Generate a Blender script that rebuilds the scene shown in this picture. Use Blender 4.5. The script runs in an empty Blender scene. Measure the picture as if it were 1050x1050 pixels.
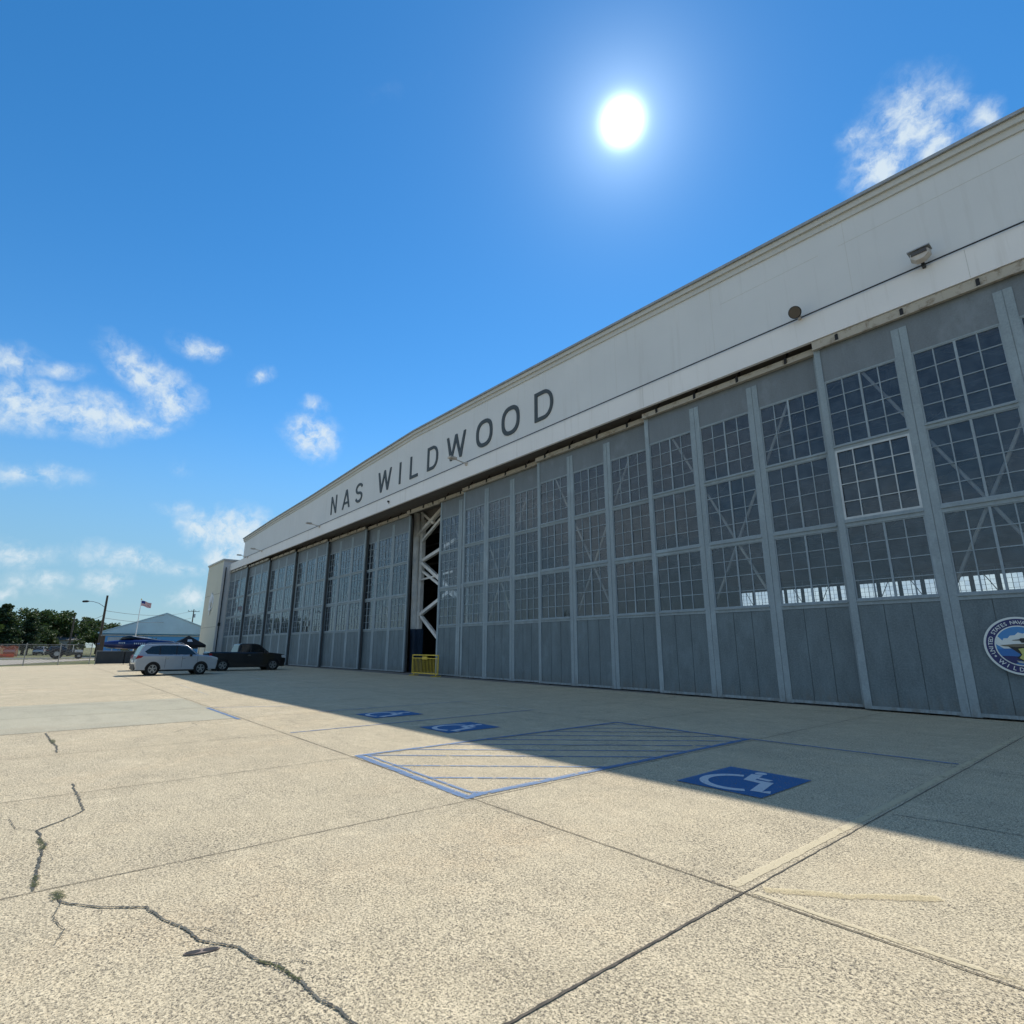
import bpy, bmesh, math, random
from mathutils import Vector, Matrix, Euler
R = math.radians
scene = bpy.context.scene
col = scene.collection
random.seed(7)

# ------------------------------------------------------------------ camera
cam_data = bpy.data.cameras.new('camera')
cam_data.sensor_width = 36; cam_data.sensor_fit = 'HORIZONTAL'
cam_data.lens = 36 * 560 / 1050
cam_data.clip_start = 0.05; cam_data.clip_end = 6000
cam = bpy.data.objects.new('camera', cam_data); col.objects.link(cam)
PITCH, ROLL, YAW = 0.244717618, 0.002815, 0.870196
fw = Vector((-math.sin(YAW)*math.cos(PITCH), math.cos(YAW)*math.cos(PITCH), math.sin(PITCH)))
rt = Vector((math.cos(YAW), math.sin(YAW), 0)); up = rt.cross(fw)
r2 = rt*math.cos(ROLL) + up*math.sin(ROLL); u2 = up*math.cos(ROLL) - rt*math.sin(ROLL)
mw = Matrix((r2, u2, -fw)).transposed().to_4x4(); mw.translation = Vector((0, -17.308, 1.6))
cam.matrix_world = mw
scene.camera = cam
scene.render.resolution_x = scene.render.resolution_y = 1024

# ------------------------------------------------------------------ light
SUN = Vector((-0.38582, 0.53521, 0.75146)).normalized()
EXPOSURE = 0.75
SKY = 0.092
sd = bpy.data.lights.new('sun', 'SUN'); sd.energy = 2.9; sd.angle = R(0.53); sd.color = (1.0, 0.93, 0.83)
so = bpy.data.objects.new('sun', sd); col.objects.link(so)
so.rotation_euler = SUN.to_track_quat('Z', 'Y').to_euler()
scene.view_settings.view_transform = 'Standard'; scene.view_settings.look = 'None'
scene.view_settings.exposure = EXPOSURE; scene.view_settings.gamma = 1

# ------------------------------------------------------------------ world: sky, sun aureole, scattered clouds
world = bpy.data.worlds.new('World'); scene.world = world; world.use_nodes = True
nt = world.node_tree; N = nt.nodes; L = nt.links; N.clear()
def nd(t, **k):
    n = N.new(t)
    for a, b in k.items(): setattr(n, a, b)
    return n
def wmath(op, a, b=None, c=None, clamp=False):
    n = nd('ShaderNodeMath', operation=op); n.use_clamp = clamp
    for i, v in enumerate((a, b, c)):
        if v is None: continue
        if isinstance(v, (int, float)): n.inputs[i].default_value = v
        else: L.new(v, n.inputs[i])
    return n.outputs[0]
out = nd('ShaderNodeOutputWorld'); bg = nd('ShaderNodeBackground')
sky = nd('ShaderNodeTexSky', sky_type='NISHITA', sun_disc=False)
sky.sun_elevation = math.asin(SUN.z); sky.sun_rotation = math.atan2(SUN.x, SUN.y)
sky.altitude = 0; sky.air_density = 1.0; sky.dust_density = 0.0; sky.ozone_density = 2.2
tc = nd('ShaderNodeTexCoord')
DIR = nd('ShaderNodeVectorMath', operation='NORMALIZE'); L.new(tc.outputs['Generated'], DIR.inputs[0]); DIR = DIR.outputs[0]
hs = nd('ShaderNodeHueSaturation'); hs.inputs['Saturation'].default_value = 1.34; hs.inputs['Hue'].default_value = .498; hs.inputs['Value'].default_value = SKY
L.new(sky.outputs[0], hs.inputs['Color'])
# clouds : (direction, orientation, half sizes, opacity)
CL = [(-0.946,-0.0648,0.3177,-1.2563,-0.1676,1.5521,0.0565,0.0328,1),(-0.9463,0.0029,0.3233,-1.2507,-0.1388,1.4829,0.0694,0.0306,1),(-0.9176,0.0604,0.3929,-1.1281,0.5196,1.7156,0.0566,0.0253,1),(-0.925,0.0964,0.3674,-1.0972,0.7083,1.787,0.0335,0.0348,1),(-0.927,-0.0823,0.3659,-1.2028,-0.1109,1.5998,0.0291,0.0193,.8),(-0.9442,0.0611,0.3238,-1.2498,-0.0193,1.4802,0.0367,0.0175,.9),(-0.928,-0.0377,0.3706,-1.1875,-0.1984,1.5135,0.0318,0.0119,.6),(-0.8873,0.1191,0.4455,-1.1174,0.1138,1.4769,0.031,0.018,.75),(-0.8797,0.2088,0.4272,-0.911,0.8218,1.8584,0.0132,0.0198,.6),(-0.8867,0.3014,0.3505,-1.2169,0.3128,1.3414,0.0409,0.0332,1),(-0.8686,0.2934,0.3993,-1.1605,0.1986,1.3207,0.0216,0.0132,.6),(-0.9724,-0.0404,0.2298,-1.3436,-0.0887,1.5726,0.0564,0.0148,.75),(-0.9533,0.1308,0.2723,-1.295,0.2259,1.4911,0.0159,0.0121,.35),(-0.969,0.1311,0.2093,-1.3652,-0.0296,1.4166,0.0263,0.0121,.55),(-0.9693,0.1688,0.1788,-1.3671,0.6435,1.5145,0.0322,0.0229,1),(-0.9573,0.2227,0.1844,-1.3993,-0.0907,1.2997,0.0497,0.035,1.1),(-0.9672,0.2112,0.1409,-1.4388,-0.0741,1.3272,0.0356,0.0235,1.1),(-0.9919,-0.0425,0.1194,-1.4548,0.3316,1.6391,0.0299,0.0171,.9),(-0.992,-0.0079,0.126,-1.449,-0.1091,1.5553,0.019,0.0135,.5),(-0.9935,0.0607,0.0963,-1.4814,-0.0734,1.4897,0.0257,0.0184,1),(-0.9959,0,0.0903,-1.4845,-0.0783,1.5531,0.0212,0.0121,1),(-0.9872,0.0935,0.1293,-1.4486,0.1579,1.4677,0.0577,0.0157,.9),(-0.9804,0.1584,0.1168,-1.4574,-0.0708,1.3854,0.0334,0.0121,.7),(-0.9823,0.1707,0.0768,-1.4995,-0.0468,1.3804,0.0295,0.015,.9),(-0.9914,0.0297,0.1273,-1.447,0.2176,1.5572,0.0232,0.0121,.6),(-0.9962,-0.0313,0.0812,-1.4911,0.3574,1.621,0.0216,0.0109,.6),(-0.0981,0.7525,0.6512,-0.8732,-0.1261,-0.0105,0.0466,0.0497,.95),(-0.1375,0.7647,0.6296,-0.9006,-0.0818,0.0869,0.0379,0.036,1),(-0.1509,0.7311,0.6654,-0.8469,-0.063,0.1317,0.0233,0.0177,.7),(-0.0577,0.7541,0.6542,-0.714,0.5466,0.6036,0.0297,0.0128,.7),(-0.0333,0.7778,0.6277,-0.8986,-0.0311,0.0066,0.0173,0.0163,.8),(-0.5817,0.2603,0.7706,-0.6284,-0.2796,0.7345,0.0693,0.0132,.10),(-0.0822,0.7769,0.6242,-0.905,-0.0601,0.0407,0.0259,0.0246,.9),(-0.9965,-0.0113,0.0827,-1.4899,0.3535,1.5948,0.0337,0.0099,.6),(-0.9968,-0.0437,0.0674,-1.5068,-0.0649,1.6004,0.0195,0.0103,.6)]
wn = nd('ShaderNodeTexNoise'); wn.inputs['Scale'].default_value = 22; wn.inputs['Detail'].default_value = 5; wn.inputs['Roughness'].default_value = .6
L.new(DIR, wn.inputs['Vector'])
wo = nd('ShaderNodeVectorMath', operation='MULTIPLY_ADD'); L.new(wn.outputs['Color'], wo.inputs[0])
wo.inputs[1].default_value = (.035,)*3; wo.inputs[2].default_value = (-.0175,)*3
wd = nd('ShaderNodeVectorMath', operation='ADD'); L.new(DIR, wd.inputs[0]); L.new(wo.outputs[0], wd.inputs[1]); WD = wd.outputs[0]
acc = None
for (x, y, z, ex, ey, ez, w, h, op) in CL:
    m = nd('ShaderNodeMapping', vector_type='TEXTURE')
    m.inputs['Location'].default_value = (x, y, z); m.inputs['Rotation'].default_value = (ex, ey, ez)
    m.inputs['Scale'].default_value = (w*1.6, h*1.6, .2)
    L.new(WD, m.inputs['Vector'])
    ln = nd('ShaderNodeVectorMath', operation='LENGTH'); L.new(m.outputs[0], ln.inputs[0])
    v = wmath('MULTIPLY_ADD', ln.outputs['Value'], -op, op, clamp=True)
    acc = v if acc is None else wmath('MAXIMUM', acc, v)
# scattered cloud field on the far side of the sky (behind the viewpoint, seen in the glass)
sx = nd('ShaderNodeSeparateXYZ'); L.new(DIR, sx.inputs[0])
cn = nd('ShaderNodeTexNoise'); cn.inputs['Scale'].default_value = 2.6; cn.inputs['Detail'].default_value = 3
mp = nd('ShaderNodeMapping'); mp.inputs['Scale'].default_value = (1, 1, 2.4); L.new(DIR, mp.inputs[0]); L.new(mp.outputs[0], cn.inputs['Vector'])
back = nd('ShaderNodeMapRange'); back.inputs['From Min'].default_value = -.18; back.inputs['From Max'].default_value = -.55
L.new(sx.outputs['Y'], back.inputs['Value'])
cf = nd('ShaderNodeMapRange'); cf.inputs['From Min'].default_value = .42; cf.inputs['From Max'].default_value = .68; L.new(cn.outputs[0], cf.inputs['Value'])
cloud_fill = wmath('MULTIPLY', back.outputs[0], wmath('MULTIPLY_ADD', cf.outputs[0], .62, .15))  # plus a thin even haze added to whiten and lift the shade
fn = nd('ShaderNodeTexNoise'); fn.inputs['Scale'].default_value = 38; fn.inputs['Detail'].default_value = 7; fn.inputs['Roughness'].default_value = .62
L.new(WD, fn.inputs['Vector'])
dens = wmath('MULTIPLY', acc, wmath('MULTIPLY_ADD', fn.outputs[0], 3.0, -.72))
dm = nd('ShaderNodeMapRange', interpolation_type='SMOOTHSTEP'); dm.inputs['From Min'].default_value = .02; dm.inputs['From Max'].default_value = .95
dm.inputs['To Max'].default_value = .88
L.new(dens, dm.inputs['Value'])
# horizon: paler, whiter air
hz = nd('ShaderNodeMapRange', interpolation_type='SMOOTHERSTEP'); hz.inputs['From Min'].default_value = .42; hz.inputs['From Max'].default_value = 0; hz.inputs['To Max'].default_value = .8
L.new(sx.outputs['Z'], hz.inputs['Value'])
hm = nd('ShaderNodeMix', data_type='RGBA'); L.new(hz.outputs[0], hm.inputs[0]); L.new(hs.outputs[0], hm.inputs[6])
hm.inputs[7].default_value = (.125, .245, .34, 1)
h1 = nd('ShaderNodeMapRange'); h1.inputs['From Min'].default_value = .35; h1.inputs['From Max'].default_value = .95; L.new(sx.outputs['Y'], h1.inputs['Value'])
h2 = nd('ShaderNodeMapRange'); h2.inputs['From Min'].default_value = .26; h2.inputs['From Max'].default_value = .05; L.new(sx.outputs['Z'], h2.inputs['Value'])
h3 = nd('ShaderNodeMix', data_type='RGBA'); L.new(wmath('MULTIPLY', h1.outputs[0], h2.outputs[0]), h3.inputs[0]); L.new(hm.outputs[2], h3.inputs[6]); h3.inputs[7].default_value = (.62, .70, .72, 1)
cm = nd('ShaderNodeMix', data_type='RGBA'); overhead_fill = nd('ShaderNodeMapRange'); overhead_fill.inputs['From Min'].default_value = .55; overhead_fill.inputs['From Max'].default_value = .78; overhead_fill.inputs['To Max'].default_value = .8; L.new(sx.outputs['Z'], overhead_fill.inputs['Value'])
cloud_fill = wmath('MAXIMUM', cloud_fill, wmath('MULTIPLY', back.outputs[0], overhead_fill.outputs[0]))  # unseen high cloud added behind the viewpoint to brighten the shade
L.new(wmath('MAXIMUM', dm.outputs[0], cloud_fill), cm.inputs[0]); L.new(h3.outputs[2], cm.inputs[6])
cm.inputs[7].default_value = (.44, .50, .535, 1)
# sun disc and the bright air round it
dt = nd('ShaderNodeVectorMath', operation='DOT_PRODUCT'); L.new(DIR, dt.inputs[0]); dt.inputs[1].default_value = SUN
ang = wmath('ARCCOSINE', wmath('MINIMUM', dt.outputs['Value'], 1.0))
g1 = wmath('MULTIPLY', wmath('EXPONENT', wmath('MULTIPLY', wmath('POWER', wmath('DIVIDE', ang, .0215), 2.0), -1.0)), 3.0)
g2 = wmath('MULTIPLY', wmath('EXPONENT', wmath('MULTIPLY', wmath('DIVIDE', ang, .052), -1.0)), .50)
g3 = wmath('MULTIPLY', wmath('EXPONENT', wmath('MULTIPLY', wmath('DIVIDE', ang, .24), -1.0)), .05)
gl = nd('ShaderNodeVectorMath', operation='SCALE'); gl.inputs[0].default_value = (.80, .95, 1.0)
L.new(wmath('ADD', wmath('ADD', g1, g2), g3), gl.inputs['Scale'])
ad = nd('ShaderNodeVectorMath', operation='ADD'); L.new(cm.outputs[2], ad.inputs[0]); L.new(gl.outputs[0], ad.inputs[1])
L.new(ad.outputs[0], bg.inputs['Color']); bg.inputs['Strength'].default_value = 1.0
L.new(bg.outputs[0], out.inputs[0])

# ------------------------------------------------------------------ materials
MATS = {}
class SH:
    def __init__(s, name):
        s.m = bpy.data.materials.new(name); s.m.use_nodes = True; s.t = s.m.node_tree; s.t.nodes.clear()
        s.out = s.n('ShaderNodeOutputMaterial'); MATS[name] = s.m
    def n(s, t, inp=None, **k):
        n = s.t.nodes.new(t)
        for a, b in k.items(): setattr(n, a, b)
        for a, b in (inp or {}).items(): s.set(n, a, b)
        return n
    def set(s, n, a, b):
        if hasattr(b, 'is_linked') : s.t.links.new(b, n.inputs[a])
        else: n.inputs[a].default_value = b
    def obj(s): return s.n('ShaderNodeTexCoord').outputs['Object']
    def geo(s): return s.n('ShaderNodeNewGeometry').outputs['Position']
    def noise(s, vec, sc, det=3, ro=.55, out=0): return s.n('ShaderNodeTexNoise', {'Vector': vec, 'Scale': sc, 'Detail': det, 'Roughness': ro}).outputs[out]
    def map(s, vec, sc=(1,1,1), loc=(0,0,0), rot=(0,0,0)): return s.n('ShaderNodeMapping', {'Vector': vec, 'Scale': sc, 'Location': loc, 'Rotation': rot}).outputs[0]
    def rng(s, v, a, b, c=0., d=1.): return s.n('ShaderNodeMapRange', {'Value': v, 'From Min': a, 'From Max': b, 'To Min': c, 'To Max': d}).outputs[0]
    def mix(s, f, a, b, bt='MIX'):
        n = s.n('ShaderNodeMix', data_type='RGBA', blend_type=bt)
        s.set(n, 0, f); s.set(n, 6, a if hasattr(a,'is_linked') else (*a,1)[:4]); s.set(n, 7, b if hasattr(b,'is_linked') else (*b,1)[:4]); return n.outputs[2]
    def math(s, op, a, b=0., c=0.):
        n = s.n('ShaderNodeMath', operation=op); s.set(n,0,a); s.set(n,1,b); s.set(n,2,c); return n.outputs[0]
    def bump(s, h, st, d): return s.n('ShaderNodeBump', {'Height': h, 'Strength': st, 'Distance': d}).outputs[0]
    def pbr(s, c, ro=.7, me=0., nor=None, sp=.5, **kw):
        p = s.n('ShaderNodeBsdfPrincipled', {'Base Color': c if hasattr(c,'is_linked') else (*c,1)[:4], 'Roughness': ro, 'Metallic': me, 'Specular IOR Level': sp})
        if nor is not None: s.set(p, 'Normal', nor)
        for a, b in kw.items(): s.set(p, a, b)
        return p.outputs[0]
    def done(s, sh): s.t.links.new(sh, s.out.inputs[0]); return s.m
def simple(name, c, ro=.6, me=0., var=.12, sc=3., sp=.5, coat=0.):
    s = SH(name); o = s.obj(); n = s.noise(o, sc, 4)
    k = tuple(v*(1-var*2) for v in c); c2 = s.mix(s.rng(n, .3, .7), c, k)
    kw = {'Coat Weight': coat} if coat else {}
    return s.done(s.pbr(c2, ro, me, sp=sp, **kw))

# apron concrete with exposed aggregate
def concrete(name, base, dark, amount):
    s = SH(name); p = s.geo()
    big = s.noise(p, .22, 4); med = s.noise(p, 1.7, 5, .6); fine = s.noise(p, 55, 3, .7)
    c = s.mix(s.rng(big, .35, .65), base, tuple(v*f for v, f in zip(base, (.84,.83,.80))))
    pk = s.noise(s.map(p, (1,.7,1), (11,5,0)), .8, 5, .6); c = s.mix(s.rng(pk, .50, .68, 0, .55), c, tuple(v*f for v, f in zip(base, (.94,.78,.66))))
    gy = s.noise(s.map(p, (1,1,1), (31,15,0)), .33, 6, .65); c = s.mix(s.rng(gy, .52, .66, 0, .5), c, tuple(v*f for v, f in zip(base, (.72,.76,.84))))
    c = s.mix(s.rng(med, .35, .7, 0, .45), c, tuple(v*f for v, f in zip(base, (.80,.76,.70))))
    cl = s.n('ShaderNodeVectorMath', {0: s.n('ShaderNodeMapping', {'Vector': p, 'Location': (2.2/3.06, 13.4/6.2, 0), 'Scale': (1/3.06, 1/6.2, 0)}).outputs[0]}, operation='FLOOR').outputs[0]
    slab = s.n('ShaderNodeTexWhiteNoise', {'Vector': cl}).outputs['Value']
    c = s.mix(s.math('MULTIPLY', slab, .9), c, tuple(v*f for v, f in zip(base, (.82,.83,.82))))
    # trampled, blotchy stains that run along the slabs
    st = s.noise(s.map(p, (.5, 1.6, 1)), 1.1, 5, .65)
    c = s.mix(s.rng(st, .50, .70, 0, .60), c, tuple(v*.55 for v in base))
    s2 = s.noise(s.map(p, (1,1,1), (3,9,0)), .45, 6, .7); c = s.mix(s.rng(s2, .50, .66, 0, .60), c, tuple(v*.6 for v in base))
    # grime that gathers beside the joints
    sep = s.n('ShaderNodeSeparateXYZ', {0: p}); jn = s.noise(p, 3.5, 5, .7)
    jx = s.math('PINGPONG', s.math('MULTIPLY_ADD', sep.outputs['X'], 1/3.06, 2.2/3.06), .5); jy = s.math('PINGPONG', s.math('MULTIPLY_ADD', sep.outputs['Y'], 1/6.2, 13.4/6.2), .5)
    jd = s.math('MINIMUM', s.math('MULTIPLY', jx, 3.06), s.math('MULTIPLY', jy, 6.2))
    c = s.mix(s.math('MULTIPLY', s.rng(jd, .22, .0), s.rng(jn, .40, .65, .05, .65)), c, tuple(v*.5 for v in base))
    worn = s.rng(s.noise(s.map(p, (1,1,1), (51,2,0)), .9, 5, .65), .38, .62, .30, 1.)
    spot = s.n('ShaderNodeTexVoronoi', {'Vector': p, 'Scale': .8}); so_ = s.math('MULTIPLY', s.rng(spot.outputs['Distance'], .16, .03), s.rng(s.noise(p, 4, 4, .7), .42, .6))
    c = s.mix(s.math('MULTIPLY', so_, .5), c, tuple(v*.35 for v in base))
    # blotches the size of a hand to a dinner plate, and long scuffs
    m1 = s.noise(s.map(p, (1,1,1), (17,4,0)), 5.5, 6, .78); c = s.mix(s.rng(m1, .44, .64, 0, .62*amount), c, tuple(v*f for v, f in zip(base, (.60,.60,.62))))
    m2 = s.noise(s.map(p, (1,1,1), (2,44,0)), 13, 5, .8); c = s.mix(s.rng(m2, .50, .64, 0, .50*amount), c, tuple(v*f for v, f in zip(base, (.52,.51,.50))))
    m3 = s.noise(s.map(p, (.35,3.,1), (0,0,0), (0,0,.5)), 2.2, 6, .75); c = s.mix(s.rng(m3, .56, .68, 0, .45*amount), c, tuple(v*.5 for v in base))
    m4 = s.noise(s.map(p, (1,1,1), (8,60,0)), 3., 6, .7); c = s.mix(s.rng(m4, .54, .66, 0, .5*amount), c, tuple(min(1, v*1.22) for v in base))
    # sandy matrix: fine light and dark grains
    c = s.mix(s.rng(fine, .42, .60, 0, .65), c, tuple(min(1, v*1.35) for v in base))
    gr = s.noise(p, 78, 3, .75); c = s.mix(s.math('MULTIPLY', s.rng(gr, .53, .60), .85*amount), c, dark)
    gr2 = s.noise(s.map(p, (1,1,1), (7,3,0)), 34, 4, .8); c = s.mix(s.math('MULTIPLY', s.rng(gr2, .55, .60), s.math('MULTIPLY', worn, .82*amount)), c, tuple(v*.7 for v in dark))
    # pebbles: every cell its own tone
    warp = s.n('ShaderNodeVectorMath', {0: s.noise(p, 60, 3, .6, 1), 1: (.03,.03,0), 2: p}, operation='MULTIPLY_ADD').outputs[0]
    v1 = s.n('ShaderNodeTexVoronoi', {'Vector': warp, 'Scale': 85.}); r1 = s.n('ShaderNodeSeparateColor', {0: v1.outputs['Color']})
    k1 = s.math('MULTIPLY', s.rng(v1.outputs['Distance'], .46, .30), s.rng(r1.outputs[0], .52, .56))
    tone = s.mix(r1.outputs[1], dark, tuple(min(1, v*2.8) for v in dark))
    c = s.mix(s.math('MULTIPLY', k1, s.math('MULTIPLY', worn, amount)), c, tone)
    hgt = s.math('ADD', s.math('MULTIPLY', k1, -.5), fine)
    return s.done(s.pbr(c, .88, 0, s.bump(hgt, .8, .008), .25))
concrete('apron_concrete', (.655, .562, .385), (.075, .068, .055), 1.)
concrete('smooth_concrete', (.445, .42, .315), (.20, .18, .15), .25)
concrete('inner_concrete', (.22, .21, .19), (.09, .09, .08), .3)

def paint_line(name, c, wear=.5, sc=9, thin=0.):
    s = SH(name); p = s.geo(); n = s.noise(p, sc, 6, .75); n2 = s.noise(p, 70, 2, .6)
    f = s.math('MAXIMUM', s.rng(n, wear, wear+.12), s.rng(n2, .60, .68, 0, .8)); f = s.math('MAXIMUM', f, thin)
    a = s.pbr(c, .75); tr = s.n('ShaderNodeBsdfTransparent').outputs[0]
    return s.done(s.n('ShaderNodeMixShader', {0: f, 1: a, 2: tr}).outputs[0])
paint_line('blue_line_paint', (.085, .20, .40), .51, 11, .22)
paint_line('blue_panel_paint', (.025, .14, .34), .57, 16, .16)
paint_line('white_symbol_paint', (.62, .66, .68), .59, 16, .12)
paint_line('faded_yellow_paint', (.66, .55, .30), .50, 6, .62)
paint_line('pale_sealer', (.66, .57, .37), .54, 5, .25)
paint_line('faded_white_paint', (.55, .55, .5), .42, 4)
s = SH('joint_dark'); p = s.geo(); n = s.noise(p, 9, 4, .7)
s.done(s.pbr(s.mix(s.rng(n, .35, .65), (.05,.045,.036), (.15,.13,.10)), .95))
s = SH('crack_filler'); p = s.geo(); n = s.noise(p, 14, 4, .7)
a = s.pbr(s.mix(s.rng(n, .4, .6), (.04,.042,.038), (.11,.115,.10)), .9)
s.done(s.n('ShaderNodeMixShader', {0: s.rng(s.noise(p, 60, 4, .75), .55, .60), 1: a, 2: s.n('ShaderNodeBsdfTransparent').outputs[0]}).outputs[0])
s = SH('moss'); p = s.geo(); n = s.noise(p, 50, 4, .7)
a = s.pbr(s.mix(s.rng(n, .35, .65), (.030,.045,.012), (.10,.11,.04)), .95)
s.done(s.n('ShaderNodeMixShader', {0: s.rng(s.noise(p, 90, 3, .7), .48, .54), 1: a, 2: s.n('ShaderNodeBsdfTransparent').outputs[0]}).outputs[0])
s = SH('grass'); p = s.geo(); n = s.noise(p, .12, 5, .65); n2 = s.noise(p, 2.5, 4, .7)
c = s.mix(s.rng(n, .4, .6), (.21,.19,.085), (.09,.115,.03)); c = s.mix(s.rng(n2, .4, .7, 0, .5), c, (.06,.07,.02))
s.done(s.pbr(c, .95, 0, s.bump(n2, .5, .1)))
s = SH('gravel'); p = s.geo(); n = s.noise(p, .5, 4); n2 = s.noise(p, 30, 3, .7)
s.done(s.pbr(s.mix(s.rng(n2, .3, .7), (.40,.36,.29), s.mix(s.rng(n,.3,.7), (.28,.25,.21), (.36,.33,.27))), .95))
s = SH('asphalt'); p = s.geo(); n2 = s.noise(p, 6, 4, .7)
s.done(s.pbr(s.mix(s.rng(n2, .3, .7), (.10,.10,.10), (.17,.17,.16)), .9))

# painted masonry / cement-board of the gable wall
def wall_mat(name, c, streak=.3, seams=0.):
    s = SH(name); p = s.geo()
    n = s.noise(p, .35, 4); fn_ = s.noise(p, 14, 5, .7); stv = s.noise(s.map(p, (2.2, 2.2, .12)), 1.6, 5, .62)
    k = s.mix(s.rng(n, .3, .7), c, tuple(v*.93 for v in c))
    k = s.mix(s.rng(stv, .55, .80, 0, streak), k, tuple(v*f for v, f in zip(c, (.72,.70,.66))))
    k = s.mix(s.rng(fn_, .58, .75, 0, .22), k, tuple(v*.75 for v in c))
    return s.done(s.pbr(k, .8, 0, s.bump(fn_, .25, .01), .3))
wall_mat('white_wall_paint', (.66, .675, .68), .40)
wall_mat('white_fascia_paint', (.79, .78, .77), .6)
wall_mat('cornice_paint', (.55, .55, .52), .3)  # grey-green, lowered in tone to strengthen the shading of the cornice steps
wall_mat('pylon_concrete', (.60, .585, .49), .35)
wall_mat('pylon_side_grey', (.60, .59, .58), .35)
s = SH('old_beam_paint'); p = s.geo(); n = s.noise(p, 3.2, 6, .75); n2 = s.noise(s.map(p,(3,3,.5)), 3, 5, .7)
c = s.mix(s.rng(n, .52, .66), (.42,.385,.32), (.22,.18,.13)); c = s.mix(s.rng(n2, .62, .72), c, (.16,.11,.07))
s.done(s.pbr(c, .8, 0, s.bump(n, .3, .01)))

# door leaf steel: blue-grey paint, mottled
def steel(name, c, spread):
    s = SH(name); p = s.obj(); rnd = s.n('ShaderNodeObjectInfo').outputs['Random']
    off = s.n('ShaderNodeCombineXYZ', {0: s.math('MULTIPLY', rnd, 40), 1: 0., 2: s.math('MULTIPLY', rnd, 17)}).outputs[0]
    q = s.n('ShaderNodeVectorMath', {0: p, 1: off}, operation='ADD').outputs[0]
    n1 = s.noise(s.map(q, (1, 1, .35)), 2.2, 6, .7); n2 = s.noise(q, 24, 5, .75); n3 = s.noise(s.map(q, (6, 6, .25)), 1.2, 4, .6)
    k = s.mix(s.rng(n1, .32, .68), c, tuple(v*(1-spread) for v in c))
    k = s.mix(s.rng(n2, .40, .68, 0, .55), k, tuple(min(1,v*(1+spread*1.1)) for v in c))
    k = s.mix(s.rng(n3, .55, .75, 0, .4), k, tuple(v*f for v, f in zip(c, (.78,.80,.80))))
    # chalky patches, rust pin-holes and splash dirt in irregular runs
    ch = s.noise(s.map(q, (1,1,.6), (5,0,9)), .9, 6, .7); k = s.mix(s.rng(ch, .54, .66, 0, .35), k, tuple(min(1, v*1.55) for v in c))
    rs = s.noise(s.map(q, (1,1,.45)), 11, 6, .8); k = s.mix(s.rng(rs, .68, .74, 0, .7), k, (.085,.048,.028))
    z = s.n('ShaderNodeSeparateXYZ', {0: p}).outputs['Z']; sp_ = s.math('MULTIPLY', s.rng(z, .55, .05), s.rng(s.noise(s.map(q, (4,4,1)), 2, 5, .7), .42, .62))
    k = s.mix(s.math('MULTIPLY', sp_, .6), k, (.13,.115,.09))
    return s.done(s.pbr(k, .55, 0, s.bump(n2, .25, .004), .4))
steel('door_frame_paint', (.262, .318, .348), .22)
steel('door_panel_paint', (.132, .172, .192), .42)
steel('door_top_paint', (.165, .19, .208), .2)
steel('muntin_paint', (.27, .33, .37), .2)
simple('cream_steel', (.72,.70,.64), .6, 0, .15)
simple('white_steel', (.82,.81,.78), .55, 0, .12, 2.)
simple('dark_bracket', (.012,.012,.014), .7)
simple('letter_grey', (.052,.066,.072), .6, 0, .08)
simple('old_iron', (.24,.19,.16), .8)
simple('dark_metal', (.03,.032,.035), .5, .3)
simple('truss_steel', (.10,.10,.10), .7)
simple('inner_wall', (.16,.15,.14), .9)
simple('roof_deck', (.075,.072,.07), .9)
simple('column_blue', (.03,.06,.11), .6)
simple('galvanised', (.36,.37,.37), .45, .5)
simple('timber_pole', (.10,.078,.058), .9)
simple('yellow_steel', (.80,.56,.06), .5, 0, .15, 6)
simple('lens_glass', (.075,.065,.055), .25)
simple('lamp_housing', (.56,.50,.43), .5)
simple('wire_black', (.02,.02,.02), .6)

# window glass : thin, slightly wavy, each pane tilted its own way
s = SH('old_glass'); o = s.obj(); rnd = s.n('ShaderNodeObjectInfo').outputs['Random']
isl = s.n('ShaderNodeNewGeometry').outputs['Random Per Island']
cell = s.n('ShaderNodeCombineXYZ', {0: s.math('MULTIPLY', isl, 91.), 1: s.math('MULTIPLY', rnd, 37.), 2: 0.}).outputs[0]
wnz = s.n('ShaderNodeTexWhiteNoise', {'Vector': cell})
tilt = s.n('ShaderNodeVectorMath', {0: wnz.outputs['Color'], 1: (.020,.004,.020), 2: (-.010,-.002,-.010)}, operation='MULTIPLY_ADD').outputs[0]
bn = s.bump(s.noise(o, 2.6, 2, .5), .12, .02)
nn = s.n('ShaderNodeVectorMath', {0: bn, 1: tilt}, operation='ADD').outputs[0]
nn = s.n('ShaderNodeVectorMath', {0: nn}, operation='NORMALIZE').outputs[0]
fr = s.n('ShaderNodeFresnel', {'IOR': 1.52, 'Normal': nn}).outputs[0]
fac = s.math('MINIMUM', s.math('MULTIPLY_ADD', fr, 1.45, .0), 1.)
dirt = s.noise(o, 3.5, 5, .7)
tcol = s.mix(wnz.outputs['Value'], (.66,.72,.80), (.86,.90,.92))
tr = s.n('ShaderNodeBsdfTransparent', {'Color': tcol}).outputs[0]
df = s.n('ShaderNodeBsdfDiffuse', {'Color': (.26,.33,.40,1)}).outputs[0]
base = s.n('ShaderNodeMixShader', {0: s.rng(dirt, .38, .75, .06, .22), 1: tr, 2: df}).outputs[0]
gg = s.n('ShaderNodeBsdfGlossy', {'Color': (.92,.96,1,1), 'Roughness': .025, 'Normal': nn}).outputs[0]
s.done(s.n('ShaderNodeMixShader', {0: fac, 1: base, 2: gg}).outputs[0])

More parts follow.
